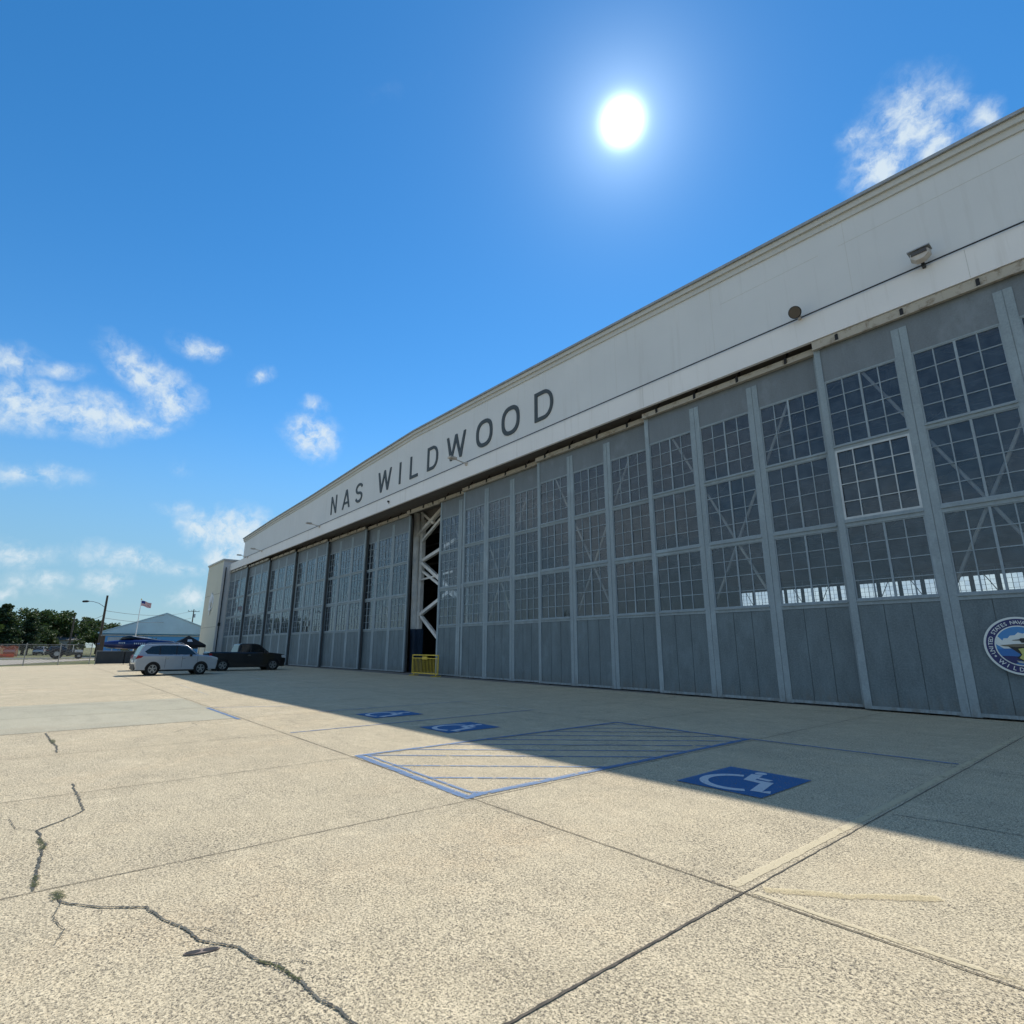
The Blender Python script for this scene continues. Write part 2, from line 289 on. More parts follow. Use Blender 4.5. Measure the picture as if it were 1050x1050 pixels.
# cars
def carpaint(name, c): simple(name, c, .32, .35, .03, 2., .5, .8)
carpaint('silver_paint', (.42,.44,.47)); carpaint('black_paint', (.010,.010,.012)); carpaint('grey_paint', (.045,.05,.055)); carpaint('white_paint', (.62,.62,.62)); carpaint('red_paint', (.25,.03,.02))
s = SH('car_glass'); s.done(s.pbr((.012,.016,.018), .06, 0, None, .7))
simple('tyre_rubber', (.014,.014,.015), .85); simple('alloy', (.42,.43,.44), .3, .8); simple('black_plastic', (.02,.02,.021), .6)
simple('tail_lamp_red', (.35,.01,.015), .25); simple('head_lamp_glass', (.62,.64,.66), .15, .2); simple('chrome', (.6,.6,.6), .15, 1.)
# surroundings
simple('blue_siding', (.12,.40,.75), .6, 0, .06, .5); simple('metal_roof', (.52,.70,.80), .45, .3, .1, .4); simple('pale_trim', (.55,.56,.55), .6)
simple('house_wall', (.35,.33,.30), .8); simple('house_roof', (.17,.17,.165), .85)
simple('canopy_black', (.012,.012,.014), .8); simple('navy_blue_paint', (.015,.028,.14), .25, .1, .05, 1., .5, .5); simple('yellow_trim', (.65,.45,.04), .5)
simple('windscreen_fabric', (.052,.062,.070), .9, 0, .1, 1.5); simple('orange_mesh', (.80,.16,.06), .8, 0, .15, 3.)
simple('bark', (.085,.065,.048), .95); simple('flag_red', (.50,.04,.05), .8); simple('flag_white', (.75,.75,.75), .8); simple('flag_blue', (.03,.05,.22), .8)
simple('white_decal', (.72,.74,.76), .6, 0, .04)
simple('olive_paint', (.06,.06,.045), .6)
def foliage(name, a, b):
    s = SH(name); rnd = s.n('ShaderNodeNewGeometry').outputs['Random Per Island']; n = s.noise(s.geo(), .5, 3)
    c = s.mix(s.math('MULTIPLY_ADD', rnd, .6, s.math('MULTIPLY', n, .5)), a, b)
    d = s.pbr(c, .6, 0, None, .3); t_ = s.n('ShaderNodeBsdfTranslucent', {'Color': s.mix(.5, c, (.10,.16,.02))}).outputs[0]
    return s.done(s.n('ShaderNodeMixShader', {0: .18, 1: d, 2: t_}).outputs[0])
foliage('oak_leaves', (.020,.040,.014), (.085,.130,.040)); foliage('pine_needles', (.016,.036,.018), (.060,.095,.042)); foliage('light_leaves', (.035,.06,.016), (.11,.14,.05))
# seal colours
for nm, c in dict(seal_white=(.68,.72,.70), seal_navy=(.02,.025,.12), seal_sky=(.06,.24,.52), seal_sea=(.03,.15,.42), seal_dark=(.018,.020,.018), seal_yellow=(.50,.50,.16), seal_grey=(.40,.42,.38), seal_brown=(.16,.14,.10)).items():
    simple(nm, c, .5, 0, .03)
s = SH('chain_link'); o = s.geo()
a = s.n('ShaderNodeSeparateXYZ', {0: o}); hz_ = s.math('MULTIPLY', s.math('ADD', a.outputs['Y'], a.outputs['X']), 7.1)
p1 = s.math('PINGPONG', s.math('ADD', hz_, s.math('MULTIPLY', a.outputs['Z'], 7.1)), .5); p2 = s.math('PINGPONG', s.math('SUBTRACT', hz_, s.math('MULTIPLY', a.outputs['Z'], 7.1)), .5)
w = s.math('LESS_THAN', s.math('MINIMUM', p1, p2), .055)
s.done(s.n('ShaderNodeMixShader', {0: w, 1: s.n('ShaderNodeBsdfTransparent').outputs[0], 2: s.pbr((.33,.34,.34), .5, .4)}).outputs[0])
s = SH('net_fabric'); o = s.geo(); a = s.n('ShaderNodeSeparateXYZ', {0: o})
w = s.math('LESS_THAN', s.math('MINIMUM', s.math('PINGPONG', s.math('MULTIPLY', a.outputs['Y'], 9.), .5), s.math('PINGPONG', s.math('MULTIPLY', a.outputs['Z'], 9.), .5)), .2)
s.done(s.n('ShaderNodeMixShader', {0: w, 1: s.n('ShaderNodeBsdfTransparent').outputs[0], 2: s.pbr((.80,.15,.05), .8)}).outputs[0])

# ------------------------------------------------------------------ geometry helpers
class MB:
    def __init__(s): s.v = []; s.f = []; s.mi = []; s.m = 0
    def add(s, vs, fs):
        o = len(s.v); s.v += [tuple(v) for v in vs]; s.f += [tuple(i+o for i in f) for f in fs]; s.mi += [s.m]*len(fs); return s
    def box(s, x0, x1, y0, y1, z0, z1):
        return s.add([(x0,y0,z0),(x1,y0,z0),(x1,y1,z0),(x0,y1,z0),(x0,y0,z1),(x1,y0,z1),(x1,y1,z1),(x0,y1,z1)],
                     [(0,3,2,1),(4,5,6,7),(0,1,5,4),(1,2,6,5),(2,3,7,6),(3,0,4,7)])
    def quad(s, a, b, c, d): return s.add([a,b,c,d], [(0,1,2,3)])
    def tube(s, pts, r, n=8, cap=True):
        pts = [Vector(p) for p in pts]; rs = r if isinstance(r, (list, tuple)) else [r]*len(pts)
        rings = []; ref = None
        for i, p in enumerate(pts):
            d = (pts[min(i+1, len(pts)-1)] - pts[max(i-1, 0)]).normalized()
            if ref is None: ref = d.orthogonal().normalized()
            a = (ref - d*ref.dot(d)).normalized(); ref = a; b = d.cross(a)
            rings.append([p + (a*math.cos(t) + b*math.sin(t))*rs[i] for t in [2*math.pi*k/n for k in range(n)]])
        vs = [v for rg in rings for v in rg]; fs = []
        for i in range(len(pts)-1):
            for k in range(n): fs.append((i*n+k, i*n+(k+1)%n, (i+1)*n+(k+1)%n, (i+1)*n+k))
        if cap: fs += [tuple(range(n))[::-1], tuple((len(pts)-1)*n+k for k in range(n))]
        return s.add(vs, fs)
    def bar(s, a, b, w, h=None):
        a = Vector(a); b = Vector(b); h = h or w; d = (b-a).normalized()
        x = d.cross(Vector((0,0,1)));  x = x.normalized() if x.length > 1e-3 else Vector((1,0,0)); y = d.cross(x)
        vs = [p + x*i*w/2 + y*j*h/2 for p in (a, b) for i, j in ((-1,-1),(1,-1),(1,1),(-1,1))]
        return s.add(vs, [(3,2,1,0),(4,5,6,7),(0,1,5,4),(1,2,6,5),(2,3,7,6),(3,0,4,7)])
    def prism(s, poly, f0, f1):
        """poly in 2D, f0/f1 map (u,v) to the two end points"""
        n = len(poly); vs = [f0(*p) for p in poly] + [f1(*p) for p in poly]
        return s.add(vs, [tuple(range(n)), tuple(range(2*n-1, n-1, -1))] + [(i, i+n, (i+1)%n+n, (i+1)%n) for i in range(n)])
    def ring(s, outer, inner, f0, f1):
        n = len(outer); vs = [f0(*p) for p in outer] + [f0(*p) for p in inner] + [f1(*p) for p in outer] + [f1(*p) for p in inner]
        fs = []
        for i in range(n):
            j = (i+1) % n
            fs += [(i,j,n+j,n+i), (2*n+i,3*n+i,3*n+j,2*n+j), (i,2*n+i,2*n+j,j), (n+i,n+j,3*n+j,3*n+i)]
        return s.add(vs, fs)
    def mesh(s, name, mats, smooth=False, fix=True):
        me = bpy.data.meshes.new(name); me.from_pydata(s.v, [], s.f); me.validate()
        for m in (mats if isinstance(mats, (list, tuple)) else [mats]): me.materials.append(MATS[m])
        if len(me.polygons) == len(s.mi): me.polygons.foreach_set('material_index', s.mi)
        if fix:
            b = bmesh.new(); b.from_mesh(me); bmesh.ops.recalc_face_normals(b, faces=b.faces[:]); b.to_mesh(me); b.free()
        if smooth: me.polygons.foreach_set('use_smooth', [True]*len(me.polygons))
        return me
    def build(s, name, mats, parent=None, smooth=False, fix=True, bevel=0):
        o = bpy.data.objects.new(name, s.mesh(name, mats, smooth, fix)); col.objects.link(o)
        if parent: o.parent = parent
        if bevel:
            b = o.modifiers.new('bevel', 'BEVEL'); b.width = bevel; b.segments = 3; b.limit_method = 'ANGLE'; b.angle_limit = R(28)
            if bevel >= .03: o.data.polygons.foreach_set('use_smooth', [True]*len(o.data.polygons)); o.data.set_sharp_from_angle(angle=R(50)); b.harden_normals = True; b.segments = 4
        return o
def tag(o, label, cat=None, group=None, kind=None):
    if label: o['label'] = label
    if cat: o['category'] = cat
    if group: o['group'] = group
    if kind: o['kind'] = kind
    return o
def empty(name, loc=(0,0,0), rz=0, label=None, cat=None, group=None):
    o = bpy.data.objects.new(name, None); col.objects.link(o); o.location = loc; o.rotation_euler = (0,0,rz); o.empty_display_size = .3
    return tag(o, label, cat, group)
def struct(o): o['kind'] = 'structure'; return o
KIDS = {}
def kids(o): return [c for c in bpy.data.objects if c.parent == o]
def copy_tree(o, parent=None):
    c = o.copy(); col.objects.link(c)
    if parent: c.parent = parent
    for ch in kids(o): copy_tree(ch, c)
    return c
XZ = lambda y: (lambda u, v: (u, y, v))

# ------------------------------------------------------------------ ground
g = MB(); g.quad((-2500,-2500,-.06),(2500,-2500,-.06),(2500,2500,-.06),(-2500,2500,-.06)); struct(g.build('ground', 'grass'))
g = MB(); g.add([(-63.2,-20.6,0),(-59,-60,0),(60,-60,0),(60,70,0),(-95,70,0),(-100,-8.5,0),(-69.5,-11.5,0)], [(0,1,2,3,4,5,6)])
g.prism([(-63.2,-20.6),(-59,-60),(60,-60),(60,70),(-95,70),(-100,-8.5),(-69.5,-11.5)], lambda x,y:(x,y,-.01), lambda x,y:(x,y,-.08))
struct(g.build('apron', 'apron_concrete'))
g = MB(); g.add([(-64.4,-22,-.04),(-100,-9,-.04),(-104,-9.5,-.04),(-94,-30,-.04),(-61,-60,-.04)], [(0,1,2,3,4)]); struct(g.build('gravel_verge', 'gravel'))
g = MB(); g.quad((-112,-5,-.03),(-88,-60,-.03),(-96,-60,-.03),(-121,-5,-.03)); struct(g.build('road', 'asphalt'))
# hangar floor
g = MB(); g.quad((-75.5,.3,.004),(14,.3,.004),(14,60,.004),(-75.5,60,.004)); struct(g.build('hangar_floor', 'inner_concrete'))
# smoother slabs laid as repairs
g = MB()
g.quad((-21.2,-18.6,.003),(-14.5,-18.6,.003),(-14.5,-13.45,.003),(-21.2,-13.45,.003))
struct(g.build('repaired_slabs', 'smooth_concrete'))

def ribbon(pts, w, z, jit=.35, sub=6, seed=1, wig=0.):
    rd = random.Random(seed); P_ = []
    for a, b in zip(pts[:-1], pts[1:]):
        for k in range(sub):
            t = k/sub; P_.append(Vector((a[0]*(1-t)+b[0]*t, a[1]*(1-t)+b[1]*t)))
    P_.append(Vector(pts[-1][:2])); m = MB(); vs = []
    for i, p in enumerate(P_):
        d = (P_[min(i+1,len(P_)-1)] - P_[max(i-1,0)]).normalized(); nrm = Vector((-d.y, d.x))
        if wig and 0 < i < len(P_)-1: p = p + nrm*rd.uniform(-wig, wig)
        a = w/2*(1+rd.uniform(-jit, jit)); b = w/2*(1+rd.uniform(-jit, jit))
        vs += [(p.x+nrm.x*a, p.y+nrm.y*a, z), (p.x-nrm.x*b, p.y-nrm.y*b, z)]
    m.add(vs, [(2*i, 2*i+1, 2*i+3, 2*i+2) for i in range(len(P_)-1)]); return m
def merge(*ms):
    o = MB()
    for m in ms: o.add(m.v, m.f)
    return o
# slab joints
XS = [-2.2-3.06*k for k in range(-6, 26)]
YS = [-13.4-6.2*k for k in range(-2, 8)]
js = []
for i, x in enumerate(XS):
    wj = .009
    js.append(ribbon([(x, -60), (x, -20), (x, -14), (x, -7), (x, -.3)], wj, .0045, .35, 60, i, .004))
for i, y in enumerate(YS):
    if y > -.5: continue
    js.append(ribbon([(18, y), (2, y), (-10, y), (-30, y), (-60, y)], .011 if abs(y+13.4) < .1 else .009, .0055, .35, 60, 50+i, .004))
js.append(ribbon([(-2.2,-60),(-2.2,-20),(-2.2,-16),(-2.2,-13.4)], .018, .0052, .35, 90, 77, .003))
struct(merge(*js).build('slab_joints', 'joint_dark', fix=False))
# dark worn edges of the two main joints
# cracks
ck = []
C1 = [(-5.15,-16.95),(-4.95,-16.93),(-4.71,-16.75),(-4.52,-16.52),(-4.25,-16.46),(-4.05,-16.38),(-3.85,-16.35),(-3.63,-16.2),(-3.42,-16.16),(-3.32,-16.09),(-3.07,-16.05),(-2.9,-16.04),(-2.78,-16.0),(-2.64,-15.99),(-2.4,-15.9),(-2.2,-15.75)]
C2 = [(-14.26,-16.92),(-13.05,-16.86),(-12.3,-16.80),(-11.58,-16.81)]
C3 = [(-8.9,-16.72),(-8.08,-16.70),(-7.4,-16.69),(-7.2,-16.82),(-6.91,-17.05),(-6.4,-17.0),(-6.04,-17.03),(-5.6,-17.05),(-5.29,-17.07)]
C4 = [(-2.15,-10.53),(-1.7,-10.42),(-1.18,-10.39),(-.5,-10.3),(.4,-10.35),(1.5,-10.1)]
C5 = [(-7.0,-10.3),(-6.7,-9.7),(-6.6,-9.4),(-6.3,-9.3)]
C6 = [(-5.25,-14.6),(-4.6,-15.3),(-4.2,-15.35)]
for i, (c, w) in enumerate(((C1,.016),(C2,.024),(C3,.018),(C4,.012),(C5,.014))):
    ck.append(ribbon(c, w, .0065, .42, 14, 80+i, .0035 if i in (0, 3) else .010))
for i, c in enumerate(([(-4.05,-16.38),(-4.0,-16.30),(-3.88,-16.25)],[(-3.32,-16.09),(-3.30,-16.0),(-3.22,-15.95)],[(-4.95,-16.93),(-4.72,-16.97),(-4.5,-16.93),(-4.3,-16.97)],[(-6.91,-17.05),(-7.1,-17.2),(-7.5,-17.25)],[(-2.9,-16.04),(-2.86,-15.97)])): ck.append(ribbon(c, .006, .0062, .5, 10, 200+i, .006))
# hairline cracks
rd = random.Random(5)
for k in range(5):
    x = rd.uniform(-40, 4); y = rd.uniform(-17, -1.5); pts = [(x, y)]
    for j in range(5): x += rd.uniform(-.9, .9); y += rd.uniform(-.2, .7); pts.append((x, y))
    ck.append(ribbon(pts, .008, .006, .5, 6, 120+k, .02))
struct(merge(*ck).build('cracks', 'crack_filler', fix=False))
mo = merge(ribbon([(-3.42,-16.16),(-3.3,-16.10),(-3.1,-16.055)], .022, .009, .6, 20, 5, .003), ribbon([(-5.18,-16.96),(-5.0,-16.93)], .06, .009, .7, 16, 6, .006),
           ribbon([(-6.6,-17.03),(-6.25,-17.01)], .045, .009, .7, 16, 7, .006), ribbon([(-5.6,-17.05),(-5.35,-17.07)], .04, .009, .7, 16, 8, .006), ribbon([(-13.2,-16.87),(-12.7,-16.83)], .08, .009, .7, 6, 9, .01))
tag(mo.build('moss', 'moss', fix=False), 'green moss growing in the wide cracks of the concrete', 'moss', kind='stuff')

# paint on the apron
bl = []
def ln(a, b, w, z=.008, sd_=1): bl.append(ribbon([a, b], w, z, .12, 14, sd_, .004))
ln((-8.33,-13.30),(-5.30,-13.42),.11); ln((-8.33,-13.17),(-5.36,-13.27),.05,.0085)
ln((-5.38,-13.4),(-5.38,-7.1),.11,.009); ln((-8.38,-13.35),(-8.40,-7.1),.09,.009); ln((-8.4,-7.16),(-5.38,-7.16),.10,.0095)
for k in range(9):
    # diagonal hatching: direction (0.62,0.75) clipped to the box
    c0 = -13.2 + k*.78; x0, y0 = -8.36, c0 - .0; d = (.66, .75)
    t = min((-5.42-x0)/d[0], (-7.2-y0)/d[1])
    if t > .3: ln((x0, y0), (x0+d[0]*t, y0+d[1]*t), .055, .0075, k)
for k in range(1, 4):
    x0, y0 = -8.36+k*.95, -13.25; t = (-5.42-x0)/.66
    ln((x0, y0), (x0+.66*t, y0+.75*t), .055, .0075, 20+k)
ln((-5.38,-7.08),(-2.34,-6.95),.07,.0098,31)
ln((-11.38,-13.3),(-11.45,-6.9),.06,.008,32); ln((-17.4,-13.5),(-14.2,-13.5),.09,.008,33); ln((-17.4,-13.5),(-16.5,-11.6),.06,.0085,34)
ln((-14.6,-11.5),(-14.6,-7.0),.05,.008,35)
struct(merge(*bl).build('parking_lines', 'blue_line_paint', fix=False))
wl = merge(ribbon([(-15,-6.9),(-11.4,-6.8)], .06, .0085, .2, 8, 2), ribbon([(-24,-9),(-19,-5)], .07, .0085, .2, 8, 3), ribbon([(-30,-12.2),(-22,-12.5)], .06, .0085, .2, 8, 4), ribbon([(-36,-8),(-27,-8.2)], .08, .0085, .2, 8, 4))
struct(wl.build('old_white_lines', 'faded_white_paint', fix=False))
yl = merge(ribbon([(-2.30,-13.35),(-2.28,-10),(-2.28,-6.9),(-2.27,-3)], .075, .0035, .14, 90, 4, .003), ribbon([(-2.15,-13.34),(-.8,-13.33),(1.5,-13.33)], .04, .0038, .14, 60, 5, .002))
struct(yl.build('joint_sealer_strips', 'pale_sealer', fix=False))
struct(ribbon([(-2.13,-13.25),(-1.7,-12.9),(-1.32,-12.48)], .085, .0075, .3, 8, 6, .006).build('old_yellow_line', 'faded_yellow_paint', fix=False))

def access_symbol(cx, cy, rz, label):
    t = empty('accessible_parking_symbol', (cx, cy, 0), rz, label, 'ground marking', 'painted accessible parking symbols')
    a, b = .54, .66
    m = MB(); m.quad((-a,-b,.0105),(a,-b,.0105),(a,b,.0105),(-a,b,.0105)); m.build('painted_panel', 'blue_panel_paint', t, fix=False)
    # wheelchair figure, upright for somebody facing the doors
    m = MB(); F_ = lambda u, v, z=.0125: (u, v, z)
    arc = [(.40*math.cos(R(th))-.0, -.15+.40*math.sin(R(th))) for th in range(108, 312, 8)]
    def stroke(pts, w):
        vs = []
        for i, p in enumerate(pts):
            p = Vector(p); q0 = Vector(pts[max(i-1,0)]); q1 = Vector(pts[min(i+1,len(pts)-1)]); d = (q1-q0).normalized(); nn_ = Vector((-d.y,d.x))*w/2
            vs += [F_(*(p+nn_)), F_(*(p-nn_))]
        m.add(vs, [(2*i,2*i+1,2*i+3,2*i+2) for i in range(len(pts)-1)])
    stroke(arc, .105); z0 = .0125
    F_ = lambda u, v, z=.0135: (u, v, z)
    stroke([(-.04,.42),(.03,.07),(.27,.05)], .14)
    F_ = lambda u, v, z=.0145: (u, v, z)
    stroke([(.25,.11),(.36,-.42),(.50,-.36)], .13); stroke([(.0,.24),(.24,.20)], .09)
    F_ = lambda u, v, z=.0125: (u, v, z)
    m.add([F_(-.04+.075*math.cos(R(k*30)), .52+.075*math.sin(R(k*30))) for k in range(12)], [tuple(range(12))])
    m.build('wheelchair_figure', 'white_symbol_paint', t, fix=False)
access_symbol(-3.80, -10.30, 0, 'largest and nearest of the three painted blue squares with a white wheelchair figure')
access_symbol(-9.95, -10.32, 0, 'middle one of the three painted wheelchair squares, just beyond the striped aisle')
access_symbol(-12.95, -10.35, 0, 'farthest of the three painted blue wheelchair squares on the concrete')

# a flat ring of rusty metal lying by the crack : recessed tie-down
t = empty('tie_down_recess', (-3.715,-16.365,0), R(72), 'small dark oval metal tie down set in the concrete beside the long crack', 'tie down')
el = lambda a, b, cx=0, n=24: [(cx+a*math.cos(2*math.pi*k/n), b*math.sin(2*math.pi*k/n)) for k in range(n)]
m = MB(); m.prism(el(.088,.024), lambda x,y:(x,y,.001), lambda x,y:(x,y,.0075)); m.build('rim', 'old_iron', t)
for cx in (-.042, .042): m = MB(); m.add([(x,y,.0085) for x,y in el(.038,.0185,cx)], [tuple(range(24))]); m.build('cavity', 'dark_bracket', t, fix=False)

# ------------------------------------------------------------------ hangar
hangar = empty('hangar', (-30.6, 0, 0), 0, 'huge white aircraft hangar with a low arched parapet and big dark letters', 'hangar')
def H(o): o.parent = hangar; o.matrix_parent_inverse = Matrix.Translation((30.6, 0, 0)); return o
def rooftop(x):
    pts = [(-71.2,14.55),(-60.5,14.98),(-49.3,15.25),(-38.2,15.68),(-30.6,15.9),(-23.0,15.73),(-12,15.45),(-1,15.12),(9.9,14.6)]
    for (a, za), (b, zb) in zip(pts[:-1], pts[1:]):
        if x <= b: return za + (zb-za)*max(0,(x-a)/(b-a))
    return pts[-1][1]
RX = [-71.2,-60.5,-49.3,-38.2,-30.6,-23.0,-12,-1,9.9]
poly = [(-70.8, 11.98), (9.6, 11.98)] + [(x, rooftop(x)-.5) for x in ([9.6]+RX[::-1][1:-1]+[-70.8])]
m = MB(); m.prism(poly, XZ(0.0), XZ(.45)); H(m.build('gable_wall', 'white_wall_paint'))
m = MB(); m.box(-76.2,14.6,-.07,.06,11.08,11.975); H(m.build('fascia_band', 'white_fascia_paint'))
m = MB(); m.box(-76.2,14.6,.062,2.9,11.30,11.42); m.box(-76.2,14.6,2.9,3.1,10.75,14.2); H(m.build('door_header', 'inner_wall'))
# conduit line along the top of the band
m = MB(); m.tube([(-70,-.105,12.0),(-30,-.105,12.0),(-12,-.105,12.02),(14,-.105,12.0)], .022, 8); H(m.build('conduit', 'dark_metal'))
# cornice in three steps
for nm, z0, z1, y0, mt in (('cornice', .50, .29, -.06, 'cornice_paint'), ('cornice', .287, .10, -.14, 'cornice_paint'), ('roof_edging', .098, 0, -.22, 'galvanised')):
    m = MB(); xs = [-71.2]+RX[1:-1]+[9.9]
    for a, b in zip(xs[:-1], xs[1:]):
        za, zb = rooftop(a), rooftop(b)
        vs = [(a,y0,za-z0),(b,y0,zb-z0),(b,.5,zb-z0),(a,.5,za-z0),(a,y0,za-z1),(b,y0,zb-z1),(b,.5,zb-z1),(a,.5,za-z1)]
        m.add(vs, [(0,3,2,1),(4,5,6,7),(0,1,5,4),(1,2,6,5),(2,3,7,6),(3,0,4,7)])
    H(m.build(nm, mt))
# roof
m = MB(); xs = RX
for a, b in zip(xs[:-1], xs[1:]):
    za, zb = rooftop(a)-.12, rooftop(b)-.12
    m.add([(a,.5,za-.3),(b,.5,zb-.3),(b,62,zb-.3),(a,62,za-.3),(a,.5,za),(b,.5,zb),(b,62,zb),(a,62,za)], [(0,3,2,1),(4,5,6,7),(0,1,5,4),(1,2,6,5),(2,3,7,6),(3,0,4,7)])
m.box(-76.25,-71,.08,62,11.63,11.95); m.box(9.7,14.65,.08,62,11.63,11.95)
m.box(-71.2,-70.9,.5,62,11.9,14.3); m.box(9.6,9.85,.5,62,11.9,14.3)
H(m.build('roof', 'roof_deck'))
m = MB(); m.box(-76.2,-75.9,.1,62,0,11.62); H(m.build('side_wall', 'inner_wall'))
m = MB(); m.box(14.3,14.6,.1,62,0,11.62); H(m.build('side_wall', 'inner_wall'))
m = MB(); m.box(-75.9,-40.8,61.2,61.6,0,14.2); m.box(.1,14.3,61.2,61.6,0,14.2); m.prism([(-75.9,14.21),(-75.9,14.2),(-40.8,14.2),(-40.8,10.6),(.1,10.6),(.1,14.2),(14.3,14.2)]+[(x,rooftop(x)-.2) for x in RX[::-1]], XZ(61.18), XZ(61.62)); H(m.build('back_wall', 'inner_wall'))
# trusses
for y in (9, 19, 29, 39, 49):
    m = MB(); n = 16; px_ = None
    for k in range(n+1):
        x = -71+80*k/n; zt = rooftop(x)-.75; zb = 11.9
        if px_:
            m.bar((px_[0],y,px_[1]),(x,y,zt),.22,.25); m.bar((px_[0],y,zb),(x,y,zb),.22,.25)
            m.bar((px_[0],y,zb if k%2 else px_[1]),(x,y,zt if k%2 else zb),.14,.14)
        m.bar((x,y,zb),(x,y,zt),.12,.12); px_ = (x, zt)
    m.box(-71.2,-70.7,y-.25,y+.25,0,12); m.box(9.0,9.5,y-.25,y+.25,0,12)
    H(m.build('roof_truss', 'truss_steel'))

# letters
lf, lb = XZ(-.045), XZ(0.02)
letters = {}
def stroke_poly(pts, w):
    m = MB()
    L_, R_ = [], []
    for i, p in enumerate(pts):
        p = Vector(p); d0 = (p-Vector(pts[i-1])).normalized() if i else None; d1 = (Vector(pts[i+1])-p).normalized() if i < len(pts)-1 else None
        d = ((d0 or d1)+(d1 or d0)).normalized(); nn_ = Vector((-d.y, d.x)); k = w/2/max(.5, nn_.dot(Vector((-(d1 or d0).y, (d1 or d0).x))))
        L_.append(tuple(p+nn_*k)); R_.append(tuple(p-nn_*k))
    return L_ + R_[::-1]
def ovalpts(x0, x1, z0, z1, pw, n=40):
    cx, cz, a, b = (x0+x1)/2, (z0+z1)/2, (x1-x0)/2, (z1-z0)/2; r = []
    for k in range(n):
        t = 2*math.pi*k/n; c, s_ = math.cos(t), math.sin(t)
        r.append((cx+a*math.copysign(abs(c)**(2/pw), c), cz+b*math.copysign(abs(s_)**(2/pw), s_)))
    return r
Z0, Z1, SW = 12.55, 14.12, .20
def letter(ch, x0, x1):
    m = MB(); w = x1-x0
    def P(poly): m.prism(poly, lf, lb)
    if ch == 'N':
        P([(x0,Z0),(x0+SW,Z0),(x0+SW,Z1),(x0,Z1)]); P([(x1-SW,Z0),(x1,Z0),(x1,Z1),(x1-SW,Z1)])
        m.prism([(x0+SW+.001,Z1),(x0+SW+.001,Z1-.36),(x1-SW-.001,Z0),(x1-SW-.001,Z0+.36)], lf, lb)
    elif ch == 'A':
        c = (x0+x1)/2; P([(x0,Z0),(x0+SW*1.05,Z0),(c,Z1-.32),(x1-SW*1.05,Z0),(x1,Z0),(c+SW*.6,Z1),(c-SW*.6,Z1)])
        m.prism([(x0+.31*w,Z0+.36),(x1-.31*w,Z0+.36),(x1-.355*w,Z0+.54),(x0+.355*w,Z0+.54)], XZ(-.04), lb)
    elif ch == 'W':
        c = (x0+x1)/2; q = w/4
        P([(x0,Z1),(x0+SW,Z1),(x0+q+.05,Z0+.42),(c-SW*.5,Z1),(c+SW*.5,Z1),(x1-q-.05,Z0+.42),(x1-SW,Z1),(x1,Z1),(x1-q+SW*.5,Z0),(x1-q-SW*.5,Z0),(c,Z1-.46),(x0+q+SW*.5,Z0),(x0+q-SW*.5,Z0)])
    elif ch == 'I': P([((x0+x1)/2-SW/2,Z0),((x0+x1)/2+SW/2,Z0),((x0+x1)/2+SW/2,Z1),((x0+x1)/2-SW/2,Z1)])
    elif ch == 'L': P([(x0,Z0),(x1,Z0),(x1,Z0+SW),(x0+SW,Z0+SW),(x0+SW,Z1),(x0,Z1)])
    elif ch == 'O':
        m.ring(ovalpts(x0,x1,Z0-.03,Z1+.03,2.5), ovalpts(x0+SW*1.05,x1-SW*1.05,Z0+.19,Z1-.19,2.4), lf, lb)
    elif ch == 'D':
        def dd(a, b, c, d, r):
            pts = [(a,c),(a,(c+d)/2),(a,d)]
            for k in range(0, 19): 
                t = R(90-k*10); pts.append((b-r+r*math.cos(t), ((d-r*1.2) if k < 9 else (c+r*1.2)) + r*1.2*math.sin(t) if k != 9 else (c+d)/2))
            return pts
        m.ring(dd(x0,x1,Z0,Z1,w*.5), dd(x0+SW,x1-SW,Z0+SW,Z1-SW,w*.33), lf, lb)
    elif ch == 'S':
        cx = (x0+x1)/2; a = w/2-SW/2; h4 = (Z1-Z0-SW)/4; zu, zl = Z1-SW/2-h4, Z0+SW/2+h4; pts = []
        for k in range(15, 271, 15): t = R(k); pts.append((cx+a*math.cos(t), zu+h4*math.sin(t)))
        for k in range(75, -166, -15): t = R(k); pts.append((cx+a*math.cos(t), zl+h4*math.sin(t)))
        m.prism(stroke_poly(pts, SW), lf, lb)
    H(m.build('letter', 'letter_grey')); return
for ch, a, b in (('N',-44.45,-43.3),('A',-42.1,-40.65),('S',-39.62,-38.4),('W',-35.8,-33.8),('I',-32.62,-32.42),('L',-31.15,-30.12),('D',-28.95,-27.7),('W',-26.72,-24.72),('O',-23.68,-22.2),('O',-21.38,-19.92),('D',-18.75,-17.42)):
    letter(ch, a, b)
# hairline joints on the gable wall
for x in (-55,-12.2, -1.75): m = MB(); m.box(x,x+.012,-.074,-.06,11.1,11.96); H(m.build('wall_joint', 'cornice_paint'))
for a, b, z in ((-8.6,-5.2,13.95),(-4.6,2.5,13.93)): m = MB(); m.box(a,b,-.004,.01,z,z+.012); H(m.build('wall_joint', 'cornice_paint'))

for i in range(17):
    x = -68.4+i*4.57; m = MB(); m.box(x,x+.008,-.0025,.01,12.0,rooftop(x)-.52); H(m.build('wall_joint', 'cornice_paint'))
